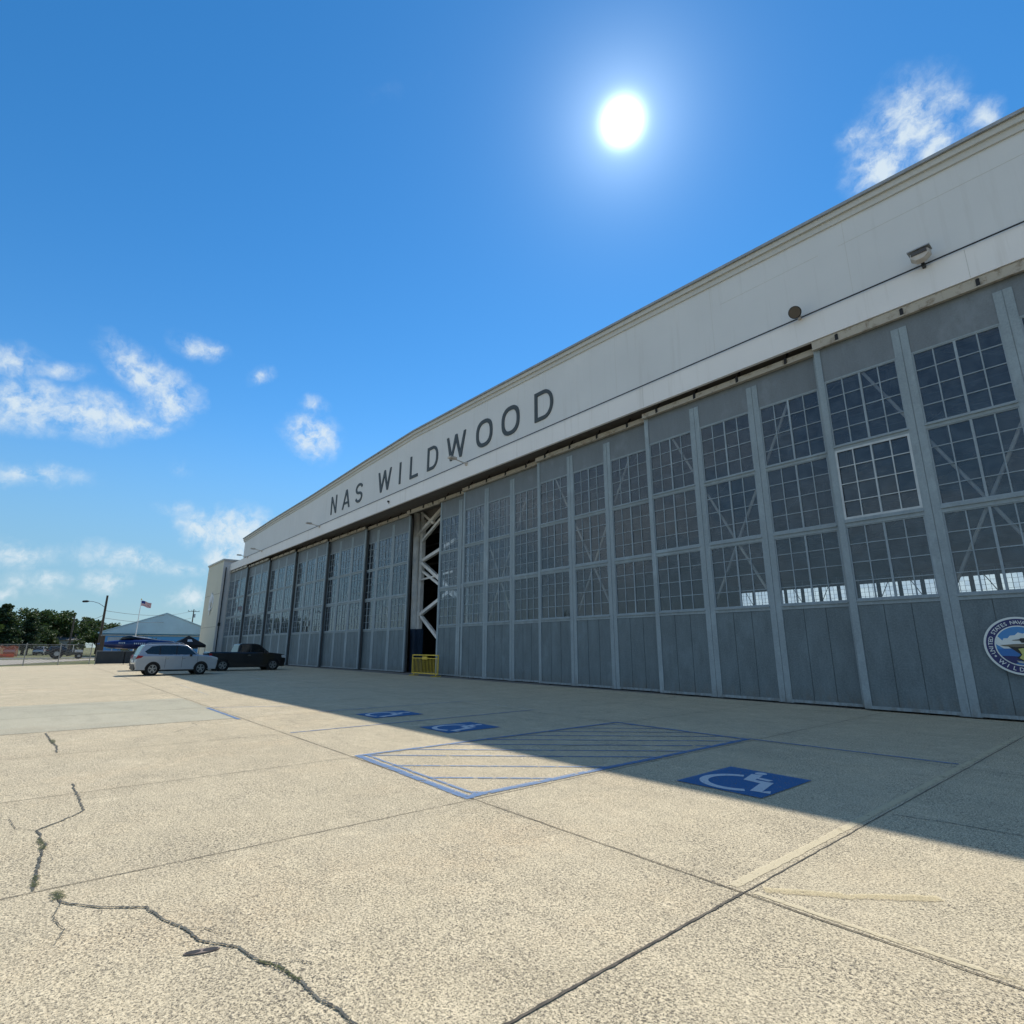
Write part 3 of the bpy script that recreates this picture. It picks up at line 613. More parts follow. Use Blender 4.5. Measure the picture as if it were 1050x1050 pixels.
# pylon (stair tower) at the far end
t = empty('end_tower', (-80.3, 0, 0), 0, 'pale concrete tower with a small white emblem at the far left end of the hangar', 'tower')
m = MB(); m.box(-4.2,4.08,-.85,8,0,12.35); m.build('tower_block', 'pylon_concrete', t)
m = MB(); m.box(4.082,4.12,-.85,3.0,0,12.35); m.build('grey_side', 'pylon_side_grey', t)  # side face, greyer than the beige front
m = MB(); m.box(-4.32,4.24,-.97,8.1,12.352,12.56); m.build('coping', 'cornice_paint', t)
for z in (4.1, 8.2): m = MB(); m.box(-4.1,4.0,-.856,-.848,z,z+.03); m.build('block_joint', 'joint_dark', t)
m = MB(); m.box(4.18,4.26,-.6,-.5,.2,11.5); m.box(4.1,4.3,-.68,-.42,4.2,4.6); m.build('drainpipe', 'dark_metal', t)
m = MB(); f0, f1 = XZ(-.90), XZ(-.851)
m.ring(ovalpts(-1.1,1.1,6.2,8.4,2,24), ovalpts(-.85,.85,6.5,8.1,2,24), f0, f1)
m.prism([(-.9,7.2),(0,8.7),(.9,7.2),(.55,7.2),(0,8.0),(-.55,7.2)], XZ(-.94), XZ(-.902)); m.prism([(-.16,5.7),(.16,5.7),(.16,7.9),(-.16,7.9)], XZ(-.98), XZ(-.942)); m.prism([(-.7,6.6),(-.5,6.3),(.5,6.3),(.7,6.6),(.3,6.5),(-.3,6.5)], XZ(-1.0), XZ(-.982))
m.build('emblem', 'white_decal', t)
m = MB(); m.bar((-4.2,-.4,10.2),(-4.9,-.5,10.35),.05); m.box(-5.1,-4.8,-.6,-.4,10.3,10.42); m.build('tower_lamp', 'lamp_housing', t)

# ---- door leaf
ZW = [(7.52, 9.62), (5.26, 7.37), (2.96, 5.05)]
def make_leaf(Wd, label, sash=False):
    t = empty('hangar_door_leaf', (0,0,0), 0, label, 'sliding door', 'tall sliding hangar door leaves')
    e, pw = .18, .19; bays = []
    for k in range(3): bays.append((e if k == 0 else Wd*k/3+pw, Wd-e if k == 2 else Wd*(k+1)/3-pw))
    m = MB()
    m.box(0, e, -.03, .06, .05, 10.78); m.box(Wd-e, Wd, -.03, .06, .05, 10.78)
    for k in (1, 2):
        c = Wd*k/3; m.box(c-pw, c-.008, -.022, .06, .05, 10.52); m.box(c+.008, c+pw, -.022, .06, .05, 10.52); m.box(c-.0079, c+.0079, -.004, .06, .05, 10.52)
        m.box(c-pw-.03, c+pw+.03, -.05, .06, .035, .048)
    for (a, b) in bays:
        for z0, z1, y in ((9.62,9.66,-.012),(7.37,7.52,-.02),(5.05,5.26,-.02),(2.80,2.96,-.02),(.05,.13,-.03)):
            m.box(a, b, y, .06, z0, z1)
        for z in (7.375, 5.065, 2.805): m.box(a-.0, b+.0, -.06, -.0205, z+.09, z+.13)
    m.build('frame', 'door_frame_paint', t)
    m = MB()
    for (a, b) in bays: m.box(a, b, .0, .05, 9.661, 10.78)
    for k in (1, 2): c = Wd*k/3; m.box(c-pw, c+pw, .0, .05, 10.5205, 10.78)
    m.build('top_panel', 'door_top_paint', t)
    for (a, b) in bays:
        m = MB(); w = (b-a)/3
        for k in range(3): m.box(a+w*k+(.009 if k else 0), a+w*(k+1)-(.009 if k < 2 else 0), .0, .05, .131, 2.799)
        m.box(a, b, .02, .05, .131, 2.799); m.build('lower_panel', 'door_panel_paint', t)
    for bi, (a, b) in enumerate(bays):
        for ri, (z0, z1) in enumerate(ZW):
            m = MB(); w = (b-a)/4; h = (z1-z0)/4
            m.box(a, a+.035, .0, .05, z0, z1); m.box(b-.035, b, .0, .05, z0, z1); m.box(a+.035, b-.035, .0, .05, z0, z0+.03); m.box(a+.035, b-.035, .0, .05, z1-.03, z1)
            for k in (1, 2, 3):
                mwid = .028 if k == 2 else .015
                m.box(a+w*k-mwid, a+w*k+mwid, -.003 if k == 2 else .006, .045, z0+.03, z1-.03)
                m.box(a+.035, b-.035, .008, .043, z0+h*k-.012, z0+h*k+.012)
            wdw = m.build('window', 'muntin_paint', t)
            g_ = MB()
            for i in range(4):
                for j in range(4): g_.quad((a+w*i,.03,z0+h*j),(a+w*i+w,.03,z0+h*j),(a+w*i+w,.03,z0+h*j+h),(a+w*i,.03,z0+h*j+h))
            g_.build('pane', 'old_glass', wdw, fix=False)
    m = MB(); c = Wd/2
    m.tube([(c-2.35*Wd/6.8,.125,9.9),(c+2.35*Wd/6.8,.125,.5)], .045, 8); m.tube([(c+2.35*Wd/6.8,.20,9.9),(c-2.35*Wd/6.8,.20,.5)], .045, 8)
    m.build('brace', 'cream_steel', t)
    m = MB()
    for x in (.08, Wd/3, 2*Wd/3, Wd-.08): m.box(x-.04, x+.04, .10, .24, .05, 10.6)
    for z in (.06, 2.85, 5.12, 7.42, 10.4): m.box(.12, Wd-.12, .11, .23, z, z+.07)
    m.build('back_frame', 'truss_steel', t)
    m = MB()
    for x in (.6, Wd-.6):
        m.tube([(x,.09,.06),(x,.20,.06)], .058, 12)
    m.build('roller', 'dark_metal', t)
    return t
right = [(-29.2,1.3,'innermost glazed door leaf right of the open gap, mostly overlapped by its right neighbour'),
         (-26.2,1.0,'second glazed door leaf right of the open gap'),
         (-19.35,.7,'third glazed door leaf right of the open gap, below the last dark letter'),
         (-12.53,.4,'glazed door leaf just left of the one with the round naval seal'),
         (-5.77,.1,'nearest glazed door leaf, carrying the round naval seal at the right edge'),
         (1.05,.1,'glazed door leaf to the right of the one with the naval seal')]
leaf0 = make_leaf(6.8, right[0][2]); leafs = []
for i, (x, y, lab) in enumerate(right):
    o = leaf0 if i == 0 else copy_tree(leaf0); o.location = (x, y, 0); o['label'] = lab; leafs.append(o)
left = [(-33.6,1.6,'glazed door leaf just left of the open gap and yellow barrier'), (-40.0,1.3,'second glazed door leaf left of the open gap, below the letters N A S'),
        (-47.0,1.0,'third glazed door leaf left of the open gap'), (-54.3,.7,'fourth glazed door leaf left of the open gap'),
        (-61.5,.4,'fifth glazed door leaf left of the open gap, behind the black pickup'), (-68.7,.1,'leftmost glazed door leaf, against the pale concrete end tower')]
leafL = make_leaf(7.3, left[0][2])
for i, (x, y, lab) in enumerate(left):
    o = leafL if i == 0 else copy_tree(leafL); o.location = (x-7.3, y, 0); o['label'] = lab
# far side leaves
for i in range(6):
    o = copy_tree(leaf0); o.location = (-40.7+6.8*(i+1), 61.2, 0); o.rotation_euler = (0,0,math.pi)
    o['label'] = 'far side door leaf whose bright top panes show through the near glass'; o['category'] = 'sliding door'; o['group'] = 'far side hangar door leaves'
# one window with freshly painted sash on the nearest leaf
src = [c for c in leafs[4].children_recursive if c.name.startswith('window')]
wdw = src[1]
bs = MB(); a, b = .18, 6.8/3-.19; z0, z1 = ZW[1]
bs.box(a, a+.06, -.02, -.001, z0, z1); bs.box(b-.06, b, -.02, -.001, z0, z1); bs.box(a+.06, b-.06, -.02, -.001, z0, z0+.06); bs.box(a+.06, b-.06, -.02, -.001, z1-.06, z1)
for k in (1,2,3): bs.box(a+(b-a)/4*k-.014, a+(b-a)/4*k+.014, -.012, -.004, z0+.06, z1-.06); bs.box(a+.06, b-.06, -.0115, -.0045, z0+(z1-z0)/4*k-.012, z0+(z1-z0)/4*k+.012)
simple('fresh_sash_paint', (.52,.57,.59), .5)
o = bs.build('bright_sash', 'fresh_sash_paint', leafs[4]); o['label'] = 'brighter newly painted sash'
# track beams over the leaves with black brackets
segs = [(x, x+6.8, y) for x, y, _ in right] + [(x-7.3, x, y) for x, y, _ in left]
segs[0] = (-29.2,-26.2,1.3)
for (a, b, y) in segs:
    m = MB(); zt = 11.06 if y < .2 and a > -10 else 10.98
    m.box(a+.02, b-.02, y-.13 if y < .2 else y-.17, y-.055, 10.76, zt); m.box(a+.02, b-.02, y-.17 if y < .2 else y-.21, y-.131 if y < .2 else y-.171, 10.76, 10.80)
    bm_ = H(m.build('track_beam', 'old_beam_paint'))
    m = MB(); x = a+.7
    while x < b-.2: m.box(x, x+.08, y-.215 if y > .2 else y-.165, y-.172 if y > .2 else y-.132, 10.78, 11.0); m.bar((x+.045,y-.15,10.96),(x+.045,y+.05,11.25),.05); x += 1.7
    k = m.build('bracket', 'dark_bracket', bm_)
# beams that run across the open gap
m = MB(); m.box(-33.4,-29.3,1.15,1.27,10.72,10.98); bm_ = H(m.build('track_beam', 'old_beam_paint'))
m = MB()
for x in (-32.9,-31.2,-30): m.box(x,x+.09,1.10,1.149,10.78,11.0)
m.build('bracket', 'dark_bracket', bm_)

# structure inside the gap
t = empty('bracing_tower', (-34.3, 2.8, 0), 0, 'white steel column with diagonal braces standing inside the open gap of the doors', 'steel column')
def gp(x, z): return (x+34.3, 0, z)
m = MB(); m.tube([gp(-34.55,2.9),gp(-34.75,11.3)], .25, 16); m.box(.0,.32,.05,.32,2.9,11.3); m.build('column', 'white_steel', t)
m = MB(); m.tube([gp(-34.5,0),gp(-34.55,2.9)], .26, 16); m.box(.02,.5,.05,.32,0,2.9); m.build('column_base', 'column_blue', t)
for a, b, w in (((-34.9,9.47),(-31.0,11.2),.24),((-33.9,9.1),(-30.6,10.8),.18),((-34.1,11.3),(-32.4,10.2),.2),((-33.93,7.62),(-29.5,8.6),.22),((-33.79,7.53),(-28.0,4.2),.22),((-33.6,6.88),(-29.5,4.8),.16),((-33.88,3.82),(-29.6,5.4),.22),((-33.61,3.75),(-29.5,1.0),.2),((-33.9,6.3),(-29.8,6.5),.12)):
    m = MB(); m.bar(gp(*a), gp(*b), w, w); m.build('diagonal', 'white_steel', t)

# yellow barrier across the gap
t = empty('barrier', (-28.8, .35, 0), 0, 'yellow steel crowd barrier closing off the open gap between the doors', 'barrier')
m = MB(); y = 0
m.bar((-1.5,0,.12),(-1.5,0,1.2),.05); m.bar((1.35,0,.12),(1.35,0,1.2),.05); m.bar((-1.5,0,1.2),(1.35,0,1.2),.06); m.bar((-1.5,0,.16),(1.35,0,.16),.05); m.bar((-1.5,0,1.02),(1.35,0,1.02),.04)
m.build('frame', 'yellow_steel', t)
m = MB()
for k in range(1, 18): x = -1.5+2.85*k/18; m.bar((x,0,.16),(x,0,1.02),.022)
m.box(-.35,.15,-.03,.03,.95,1.12); m.build('bars', 'yellow_steel', t)
for x in (-1.3, 1.15):
    m = MB(); m.bar((x,-.32,.03),(x,.32,.03),.05); m.bar((x,0,.04),(x,0,.16),.05); m.build('foot', 'yellow_steel', t)

# floodlights and lamps on the band
t = empty('floodlight', (-5.96,-.12,12.1), 0, 'round dark floodlight on the white band, below and left of the box shaped one', 'floodlight')
m = MB(); m.tube([(0,0,-.05),(0,-.25,-.02)], .02, 6); m.box(-.05,.05,-.02,.05,-.14,.0); m.build('bracket', 'lamp_housing', t)
m = MB(); m.tube([(0,-.08,.10),(0,-.20,.05),(0,-.30,-.01),(0,-.33,-.03)], [.07,.13,.19,.20], 20); m.build('housing', 'dark_metal', t, True)
m = MB(); m.tube([(0,-.331,-.031),(0,-.345,-.04)], .175, 20); m.build('lens', 'lens_glass', t)
t = empty('floodlight', (-2.62,-.12,12.18), 0, 'beige box shaped floodlight on the white band near the right edge', 'floodlight')
m = MB(); m.prism([(-.24,.12),(.24,.12),(.24,-.06),(.10,-.20),(-.10,-.20),(-.24,-.06)], lambda u,v:(u,-.12+v*.2,v), lambda u,v:(u*.86,-.36+v*.2,v*.9-.02)); m.build('housing', 'lamp_housing', t, bevel=.01)
m = MB(); m.box(-.26,.26,-.38,-.06,.14,.17); m.build('hood', 'galvanised', t)
m = MB(); m.box(-.18,.18,-.383,-.36,-.02,.09); m.build('lens', 'lens_glass', t)
m = MB(); m.box(-.04,.04,-.10,.03,-.28,-.16); m.build('bracket', 'dark_metal', t)
arms = [(-24.5,'small wall lamp on a short arm beside the second letter W'), (-46.5,'small wall lamp on an arm to the lower left of the letter N'), (-63,'small wall lamp on an arm near the left end of the band'), (-68.5,'last small wall lamp at the far left end of the band')]
for x, lab in arms:
    t = empty('wall_lamp', (x,-.1,11.95), 0, lab, 'wall lamp', 'small lamps along the white band')
    m = MB(); m.tube([(0,0,-.05),(-.05,-.45,.03),(-.1,-.75,.10)], .035, 6); m.box(-.08,.08,-.03,.03,-.15,.05); m.build('arm', 'lamp_housing', t)
    m = MB(); m.box(-.22,.10,-1.15,-.7,.05,.17); m.build('lamp_head', 'lamp_housing', t, bevel=.02)
t = empty('wall_vent', (-33.8,-.07,11.55), 0, 'tiny dark fixture on the white band below the first letter W', 'fixture')  # small vent, drawn as a dark round cap
m = MB(); m.tube([(0,0,0),(0,-.12,0)], .07, 12); m.build('vent_cap', 'dark_metal', t)
m = MB(); m.box(-.04,.04,-.02,.0,-.16,-.07); m.build('mount', 'dark_metal', t)

# ------------------------------------------------------------------ round naval seal
seal = empty('naval_seal', (-2.33, .02, 1.69), 0, 'round navy blue and white seal with an aircraft carrier on the nearest door leaf', 'emblem')
SR = .655
def disc(name, r, y0, y1, mt, r1=None):
    m = MB(); c = ovalpts(-r, r, -r, r, 2, 64)
    if r1: m.ring(c, ovalpts(-r1, r1, -r1, r1, 2, 64), XZ(y0), XZ(y1))
    else: m.prism(c, XZ(y0), XZ(y1))
    return m.build(name, mt, seal)
disc('rim', SR, -.062, -.02, 'seal_white'); disc('border', SR-.045, -.066, -.0621, 'seal_navy'); disc('inner_ring', SR-.20, -.069, -.0661, 'seal_white'); 
RI = SR-.225
disc('sky_field', RI, -.072, -.0691, 'seal_sky')
def inside(pts, r=RI-.002):
    o = []
    for x, z in pts:
        l = math.hypot(x, z); o.append((x*r/l, z*r/l) if l > r else (x, z))
    return o
def sealpoly(name, pts, y, mt): m = MB(); m.prism(inside(pts), XZ(y-.0025), XZ(y)); m.build(name, mt, seal)
arcp = lambda a0, a1, n=16, r=RI-.002: [(r*math.cos(R(a0+(a1-a0)*k/n)), r*math.sin(R(a0+(a1-a0)*k/n))) for k in range(n+1)]
sealpoly('cloud', arcp(175, 150, 6)+[(-.30,.12),(-.27,.17),(-.20,.17),(-.15,.23),(-.06,.24),(0,.30),(.08,.27),(.16,.31),(.24,.27)]+arcp(40, -5, 8)+[(.2,-.06),(-.3,-.06)], -.0725, 'seal_white')
sealpoly('sea', arcp(189, 351, 24), -.0752, 'seal_sea')
sealpoly('dark_water', arcp(212, 250, 8)+[(.05,-.25),(-.2,-.23)], -.0778, 'seal_navy')
sealpoly('flight_deck', [(-.36,.015),(-.1,.04),(.38,.05),(.40,.02),(.1,-.02),(-.08,-.03),(-.30,-.005)], -.0835, 'seal_brown')
sealpoly('carrier_hull', [(-.22,-.012),(.36,-.0),(.34,-.20),(.25,-.33),(.0,-.36),(-.10,-.27),(-.02,-.20),(-.10,-.12)], -.0805, 'seal_dark')
sealpoly('bow_pattern', [(-.05,-.07),(.04,-.05),(.10,-.10),(.28,-.08),(.30,-.20),(.22,-.31),(.02,-.33),(-.06,-.27),(.0,-.20),(-.02,-.13)], -.0835, 'seal_yellow')
sealpoly('waves', [(-.12,-.33),(.05,-.36),(.28,-.30),(.2,-.36),(.05,-.40),(-.08,-.38)], -.0865, 'seal_grey')
sealpoly('aircraft', [(-.12,.13),(.0,.145),(.03,.17),(.09,.17),(.12,.14),(.26,.125),(.26,.11),(.12,.11),(.10,.07),(.03,.07),(.0,.12),(-.12,.12)], -.0835, 'seal_dark')
def arc_text(txt, a0, a1, r, size, flip):
    vs, fs = [], []
    n = len(txt)
    for i, ch in enumerate(txt):
        if ch == ' ': continue
        cu = bpy.data.curves.new('seal_text', 'FONT'); cu.body = ch; cu.size = size; cu.align_x = 'CENTER'; cu.resolution_u = 2; cu.offset = .0015
        ob = bpy.data.objects.new('seal_text', cu); col.objects.link(ob)
        me = bpy.data.meshes.new_from_object(ob.evaluated_get(bpy.context.evaluated_depsgraph_get()))
        a = R(a0+(a1-a0)*i/(n-1)); ro = a+math.pi/2 if flip else a-math.pi/2; c, s_ = math.cos(ro), math.sin(ro); o = len(vs)
        h = size*.35
        for v in me.vertices:
            x, z = v.co.x, v.co.y-h; vs.append((r*math.cos(a)+x*c-z*s_, -.0668, r*math.sin(a)+x*s_+z*c))
        fs += [tuple(o+k for k in p.vertices) for p in me.polygons]
        bpy.data.objects.remove(ob); bpy.data.curves.remove(cu); bpy.data.meshes.remove(me)
    return vs, fs
m = MB(); m.add(*arc_text('UNITED STATES NAVAL AIR STATION', 196, -16, SR-.125, .115, False)); m.add(*arc_text('WILDWOOD', 224, 316, SR-.125, .125, True))
for a in (206, 334):
    cx, cz = (SR-.125)*math.cos(R(a)), (SR-.125)*math.sin(R(a)); m.add([(cx+(.03 if k%2 else .013)*math.cos(R(k*36)), -.0668, cz+(.03 if k%2 else .013)*math.sin(R(k*36))) for k in range(10)], [tuple(range(10))])
m.build('seal_lettering', 'seal_white', seal, fix=False)

# ------------------------------------------------------------------ vehicles  (nose toward +y, origin on the ground at the middle)
def wheel(parent, x, y, r, w, side):
    m = MB(); prof = [(-w/2, r*.80), (-w/2, r*.94), (-w/2+.03, r), (w/2-.03, r), (w/2, r*.94), (w/2, r*.66)]
    n = 28; vs = []; fs = []
    for u, rr in prof:
        for k in range(n): t_ = 2*math.pi*k/n; vs.append((x+u*side, y+rr*math.cos(t_), r+rr*math.sin(t_)))
    for i in range(len(prof)-1):
        for k in range(n): fs.append((i*n+k, i*n+(k+1)%n, (i+1)*n+(k+1)%n, (i+1)*n+k))
    fs.append(tuple(range(n))); m.add(vs, fs)
    wh = m.build('wheel', 'tyre_rubber', parent, True)
    m = MB(); xo = x+side*(w/2-.035)
    m.tube([(xo-side*.03,y,r),(xo,y,r)], r*.655, 28)
    m.m = 1
    xs_ = xo+side*.012
    for k in range(5):
        a = 2*math.pi*k/5+.3
        for da in (-.17, .17):
            p = Vector((xs_, y, r)); d = Vector((0, math.cos(a+da), math.sin(a+da)))
            m.bar(p+d*r*.10, p+d*r*.64, .02, r*.10)
    m.tube([(xs_-side*.01,y,r),(xs_+side*.02,y,r)], r*.13, 12)
    outer = [(y+r*.66*math.cos(2*math.pi*k/28), r+r*.66*math.sin(2*math.pi*k/28)) for k in range(28)]; inner = [(y+r*.59*math.cos(2*math.pi*k/28), r+r*.59*math.sin(2*math.pi*k/28)) for k in range(28)]
    m.ring(outer, inner, lambda a_, b_: (xo, a_, b_), lambda a_, b_: (xo+side*.03, a_, b_))
    m.build('rim', ['black_plastic', 'alloy'], wh)
def arched(prof_top, y0, y1, zb, wys, wr):
    """side outline: bottom with wheel arches, then the given top points from front to rear"""
    pts = [(y0, zb)]
    for wy in wys:
        for k in range(0, 13): t_ = math.pi-math.pi*k/12; pts.append((wy+wr*math.cos(t_), max(zb, zb*0+.34+wr*math.sin(t_)) if 0 < k < 12 else zb))
    pts.append((y1, zb)); return pts + prof_top
def side_glass(t, name, pts, hw_fn, mt='car_glass'):
    for sgn in (-1, 1):
        m = MB(); m.add([(sgn*(hw_fn(z)+.006), y, z) for y, z in pts], [tuple(range(len(pts)))]); m.build(name, mt, t, fix=False)
def vehicle(name, label, cat, loc, rz, paint, Ln, hw, body_top, cab, roofz, belt, wys, wr, glass, extra=None, wheel_r=.35):
    t = empty(name, loc, rz, label, cat)
    m = MB(); pts = arched(body_top, -Ln/2+.05, Ln/2-.08, .30, wys, wr+.02)
    cx = 0
    # three layers across so that the flanks bulge
    n = len(pts); lay = [(-hw, 0), (-hw*.95, 1), (hw*.95, 1), (hw, 0)]
    def sh(y, z, x, k):
        z2 = z if k == 1 else (z-.35)*.92+.35 if z > .8 else z
        return (x, y*(1 if k == 1 else .985 if abs(y) > Ln/2-.3 else 1), z2)
    vs = [sh(y, z, x, k) for x, k in lay for y, z in pts]; fs = [tuple(range(n)), tuple(range(4*n-1, 3*n-1, -1))]
    for i in range(3):
        for j in range(n): fs.append((i*n+j, (i+1)*n+j, (i+1)*n+(j+1)%n, i*n+(j+1)%n))
    m.add(vs, fs); m.build('body', paint, t, bevel=.045)
    # greenhouse with tumblehome
    hwf = lambda z: hw*.955 - (z-belt)/(roofz-belt)*hw*.17
    nn_ = len(cab); m = MB(); m.prism(cab, lambda y, z: (-hwf(z), y, z), lambda y, z: (hwf(z), y, z)); m.build('cabin', paint, t, bevel=.05)
    allp = [p for g_ in glass for p in g_]
    for sgn in (-1, 1):
        for g0, g1 in zip(glass[:-1], glass[1:]):
            ya, yb = min(p[0] for p in g0), max(p[0] for p in g1); zt = min(max(p[1] for p in g0), max(p[1] for p in g1)); z_ = min(p[1] for p in g0)
            m = MB(); m.add([(sgn*(hwf(z)+.006), y, z) for y, z in ((ya+.02,z_),(ya+.02,zt),(yb-.02,zt),(yb-.02,z_))], [(0,1,2,3)]); m.build('door_pillar', 'black_plastic', t, fix=False)
    for g_ in glass: side_glass(t, 'side_window', g_, lambda z: hwf(z)+.004)
    # windscreen and rear window from the cab outline (first edge = front, last edge = rear)
    for nm, (a, b) in (('windscreen', (cab[1], cab[2])), ('rear_window', (cab[-1], cab[-2]))):
        a = Vector(a); b = Vector(b); d = (b-a); nrm = Vector((d.y, -d.x)).normalized()*(.012 if nm == 'windscreen' else -.012)
        if (nm == 'windscreen') != (nrm.x > 0): nrm = -nrm
        p, q = a+d*.08+nrm, a+d*.9+nrm
        m = MB(); m.quad((-hwf(p.y)+.07,p.x,p.y),(hwf(p.y)-.07,p.x,p.y),(hwf(q.y)-.08,q.x,q.y),(-hwf(q.y)+.08,q.x,q.y)); m.build(nm, 'car_glass', t, fix=False)
    m = MB(); zb = .33
    m.box(-hw*.97,hw*.97,-Ln/2+.06,-Ln/2+.6,.28,.34); m.box(-hw*.8,hw*.8,wys[0]-.5,wys[1]+.5,.22,.32); 
    for sgn in (-1,1): m.box(sgn*hw*.93-.05, sgn*hw*.93+.05, wys[0]+wr+.03, wys[1]-wr-.03, .24, .38)
    m.box(-hw*.9,hw*.9,-Ln/2-.01,-Ln/2+.15,.32,.62); m.box(-hw*.9,hw*.9,Ln/2-.2,Ln/2-.02,.26,.5)
    m.build('underbody', 'black_plastic', t, bevel=.02)
    for wy in wys:
        for sgn in (-1, 1):
            m = MB(); c = [(wy+(wr+.02)*math.cos(2*math.pi*k/24), .34+(wr+.01)*math.sin(2*math.pi*k/24)) for k in range(24)]
            m.prism(c, lambda a_, b_: (sgn*(hw-.26), a_, b_), lambda a_, b_: (sgn*(hw-.10), a_, b_)); m.build('wheel_well', 'black_plastic', t)
            wheel(t, sgn*(hw-.115), wy, wheel_r, .22, sgn)
    if extra: extra(t)
    return t
def suv_extra(hw, L2):
    def f(t):
        for sgn in (-1, 1):
            m = MB(); m.prism([(-L2+.10,1.10),(-L2+.42,1.06),(-L2+.30,.96),(-L2+.005,.90)], lambda y,z:(sgn*(hw-.12),y,z), lambda y,z:(sgn*(hw+.006),y,z)); m.build('tail_lamp', 'tail_lamp_red', t, bevel=.01)
            m = MB(); m.prism([(L2-.01,.92),(L2-.10,.97),(L2-.42,1.0),(L2-.30,.86),(L2-.01,.80)], lambda y,z:(sgn*(hw-.25),y,z), lambda y,z:(sgn*(hw+.004),y,z)); m.build('headlight', 'head_lamp_glass', t, bevel=.01)
            m = MB(); m.box(sgn*(hw-.02) if sgn > 0 else -hw-.17, hw+.17 if sgn > 0 else -hw+.02, .62,.74,1.02,1.16); m.build('mirror', 'black_plastic', t, bevel=.03)
            m = MB(); m.tube([(sgn*.56,-1.65,1.70),(sgn*.56,-1.5,1.76),(sgn*.56,.1,1.78),(sgn*.56,.28,1.72)], .022, 6); m.build('roof_rail', 'alloy', t)
            m = MB()
            for y in (-.62, .30): m.box(sgn*hw-.004 if sgn > 0 else -hw-.012, hw+.012 if sgn > 0 else -hw+.004, y-.10, y+.09, .90, .925)
            m.build('door_handle', 'chrome', t)
            m = MB()
            for y in (-.70, .22, 1.1): m.box(sgn*hw-.003, sgn*hw+.003, y-.007, y+.007, .42, 1.04)
            m.build('door_seam', 'black_plastic', t)
            for wy in (-1.335, 1.335):
                m = MB(); o_ = [(wy+.425*math.cos(R(k*15)), .34+.415*math.sin(R(k*15))) for k in range(0, 13)]; i_ = [(wy+.365*math.cos(R(k*15)), .34+.365*math.sin(R(k*15))) for k in range(12, -1, -1)]
                m.prism(o_+i_, lambda y,z:(sgn*(hw-.06),y,z), lambda y,z:(sgn*(hw+.014),y,z)); m.build('arch_cladding', 'black_plastic', t)
        m = MB(); m.box(-.7,.7,L2-.03,L2+.01,.55,.72); m.build('grille', 'black_plastic', t)
        m = MB(); m.box(-.26,.26,-L2-.015,-L2+.0,.72,.84); m.build('number_plate', 'white_decal', t)
    return f
suv_top = [(2.26,.42),(2.30,.62),(2.29,.84),(2.20,.97),(1.95,1.04),(1.25,1.11),(.9,1.12),(-2.05,1.13),(-2.20,1.08),(-2.29,.86),(-2.31,.55),(-2.25,.40)]
suv_cab = [(1.25,1.0),(1.12,1.05),(.42,1.64),(.1,1.70),(-1.2,1.71),(-1.95,1.65),(-2.22,1.06),(-2.2,1.0)]
suv_cab = [(1.3,1.05),(1.22,1.09),(.46,1.64),(.12,1.705),(-1.2,1.72),(-1.90,1.665),(-2.21,1.10),(-2.2,1.05)]
suv_glass = [[(1.02,1.13),(.42,1.58),(-.10,1.63),(-.10,1.13)],[(-.16,1.13),(-.16,1.63),(-1.02,1.63),(-1.02,1.14)],[(-1.08,1.14),(-1.08,1.62),(-1.50,1.58),(-1.86,1.30),(-1.70,1.17)]]
def suv(name, label, loc, rz, paint):
    # cab outline order for windscreens: front edge = points 1-2, rear edge = points -2 / -3
    cab = suv_cab[:6]+[(-2.20,1.06)]
    return vehicle(name, label, 'car', loc, rz, paint, 4.62, .90, suv_top, [(1.3,1.02)]+suv_cab[1:6]+[(-2.20,1.04)], 1.70, 1.04, (-1.335,1.335), .36, suv_glass, suv_extra(.90, 2.31))
o = suv('parked_car', 'silver SUV with black wheel arches parked on the sunlit edge of the apron', (-39.75,-10.72,0), R(1), 'silver_paint'); o.scale = (1,.94,1.05)
suv('parked_car', 'dark grey SUV mostly hidden between the silver SUV and the black pickup', (-48.0,-9.75,0), R(-1), 'grey_paint')
def truck_extra(t):
    hw, L2 = .99, 2.60
    for sgn in (-1, 1):
        m = MB(); m.box(min(sgn*(hw-.1), sgn*(hw+.005)), max(sgn*(hw-.1), sgn*(hw+.005)), -L2-.005,-L2+.16,.85,1.2); m.build('tail_lamp', 'tail_lamp_red', t)
        m = MB(); m.prism([(L2-.0,1.0),(L2-.12,1.08),(L2-.34,1.08),(L2-.30,.90),(L2-.0,.86)], lambda y,z:(sgn*(hw-.3),y,z), lambda y,z:(sgn*(hw+.004),y,z)); m.build('headlight', 'head_lamp_glass', t, bevel=.01)
        m = MB(); m.box(sgn*hw if sgn > 0 else -hw-.24, hw+.24 if sgn > 0 else -hw, .98,1.10,1.18,1.42); m.build('mirror', 'black_plastic', t, bevel=.03)
        m = MB(); m.box(sgn*hw-.006, sgn*hw+.012, -.10,.10,1.05,1.08); m.build('door_handle', 'chrome', t)
    m = MB(); m.box(-.6,.6,L2-.04,L2+.012,.62,1.0); m.build('grille', 'chrome', t)
    m = MB(); m.box(-.92,.92,-L2-.12,-L2+.06,.50,.70); m.build('bumper', 'chrome', t, bevel=.02)
trk_top = [(2.56,.46),(2.60,.66),(2.59,.98),(2.48,1.11),(2.1,1.18),(1.4,1.26),(1.2,1.27),(-.62,1.27),(-.63,1.30),(-2.56,1.30),(-2.60,1.27),(-2.60,.55)]
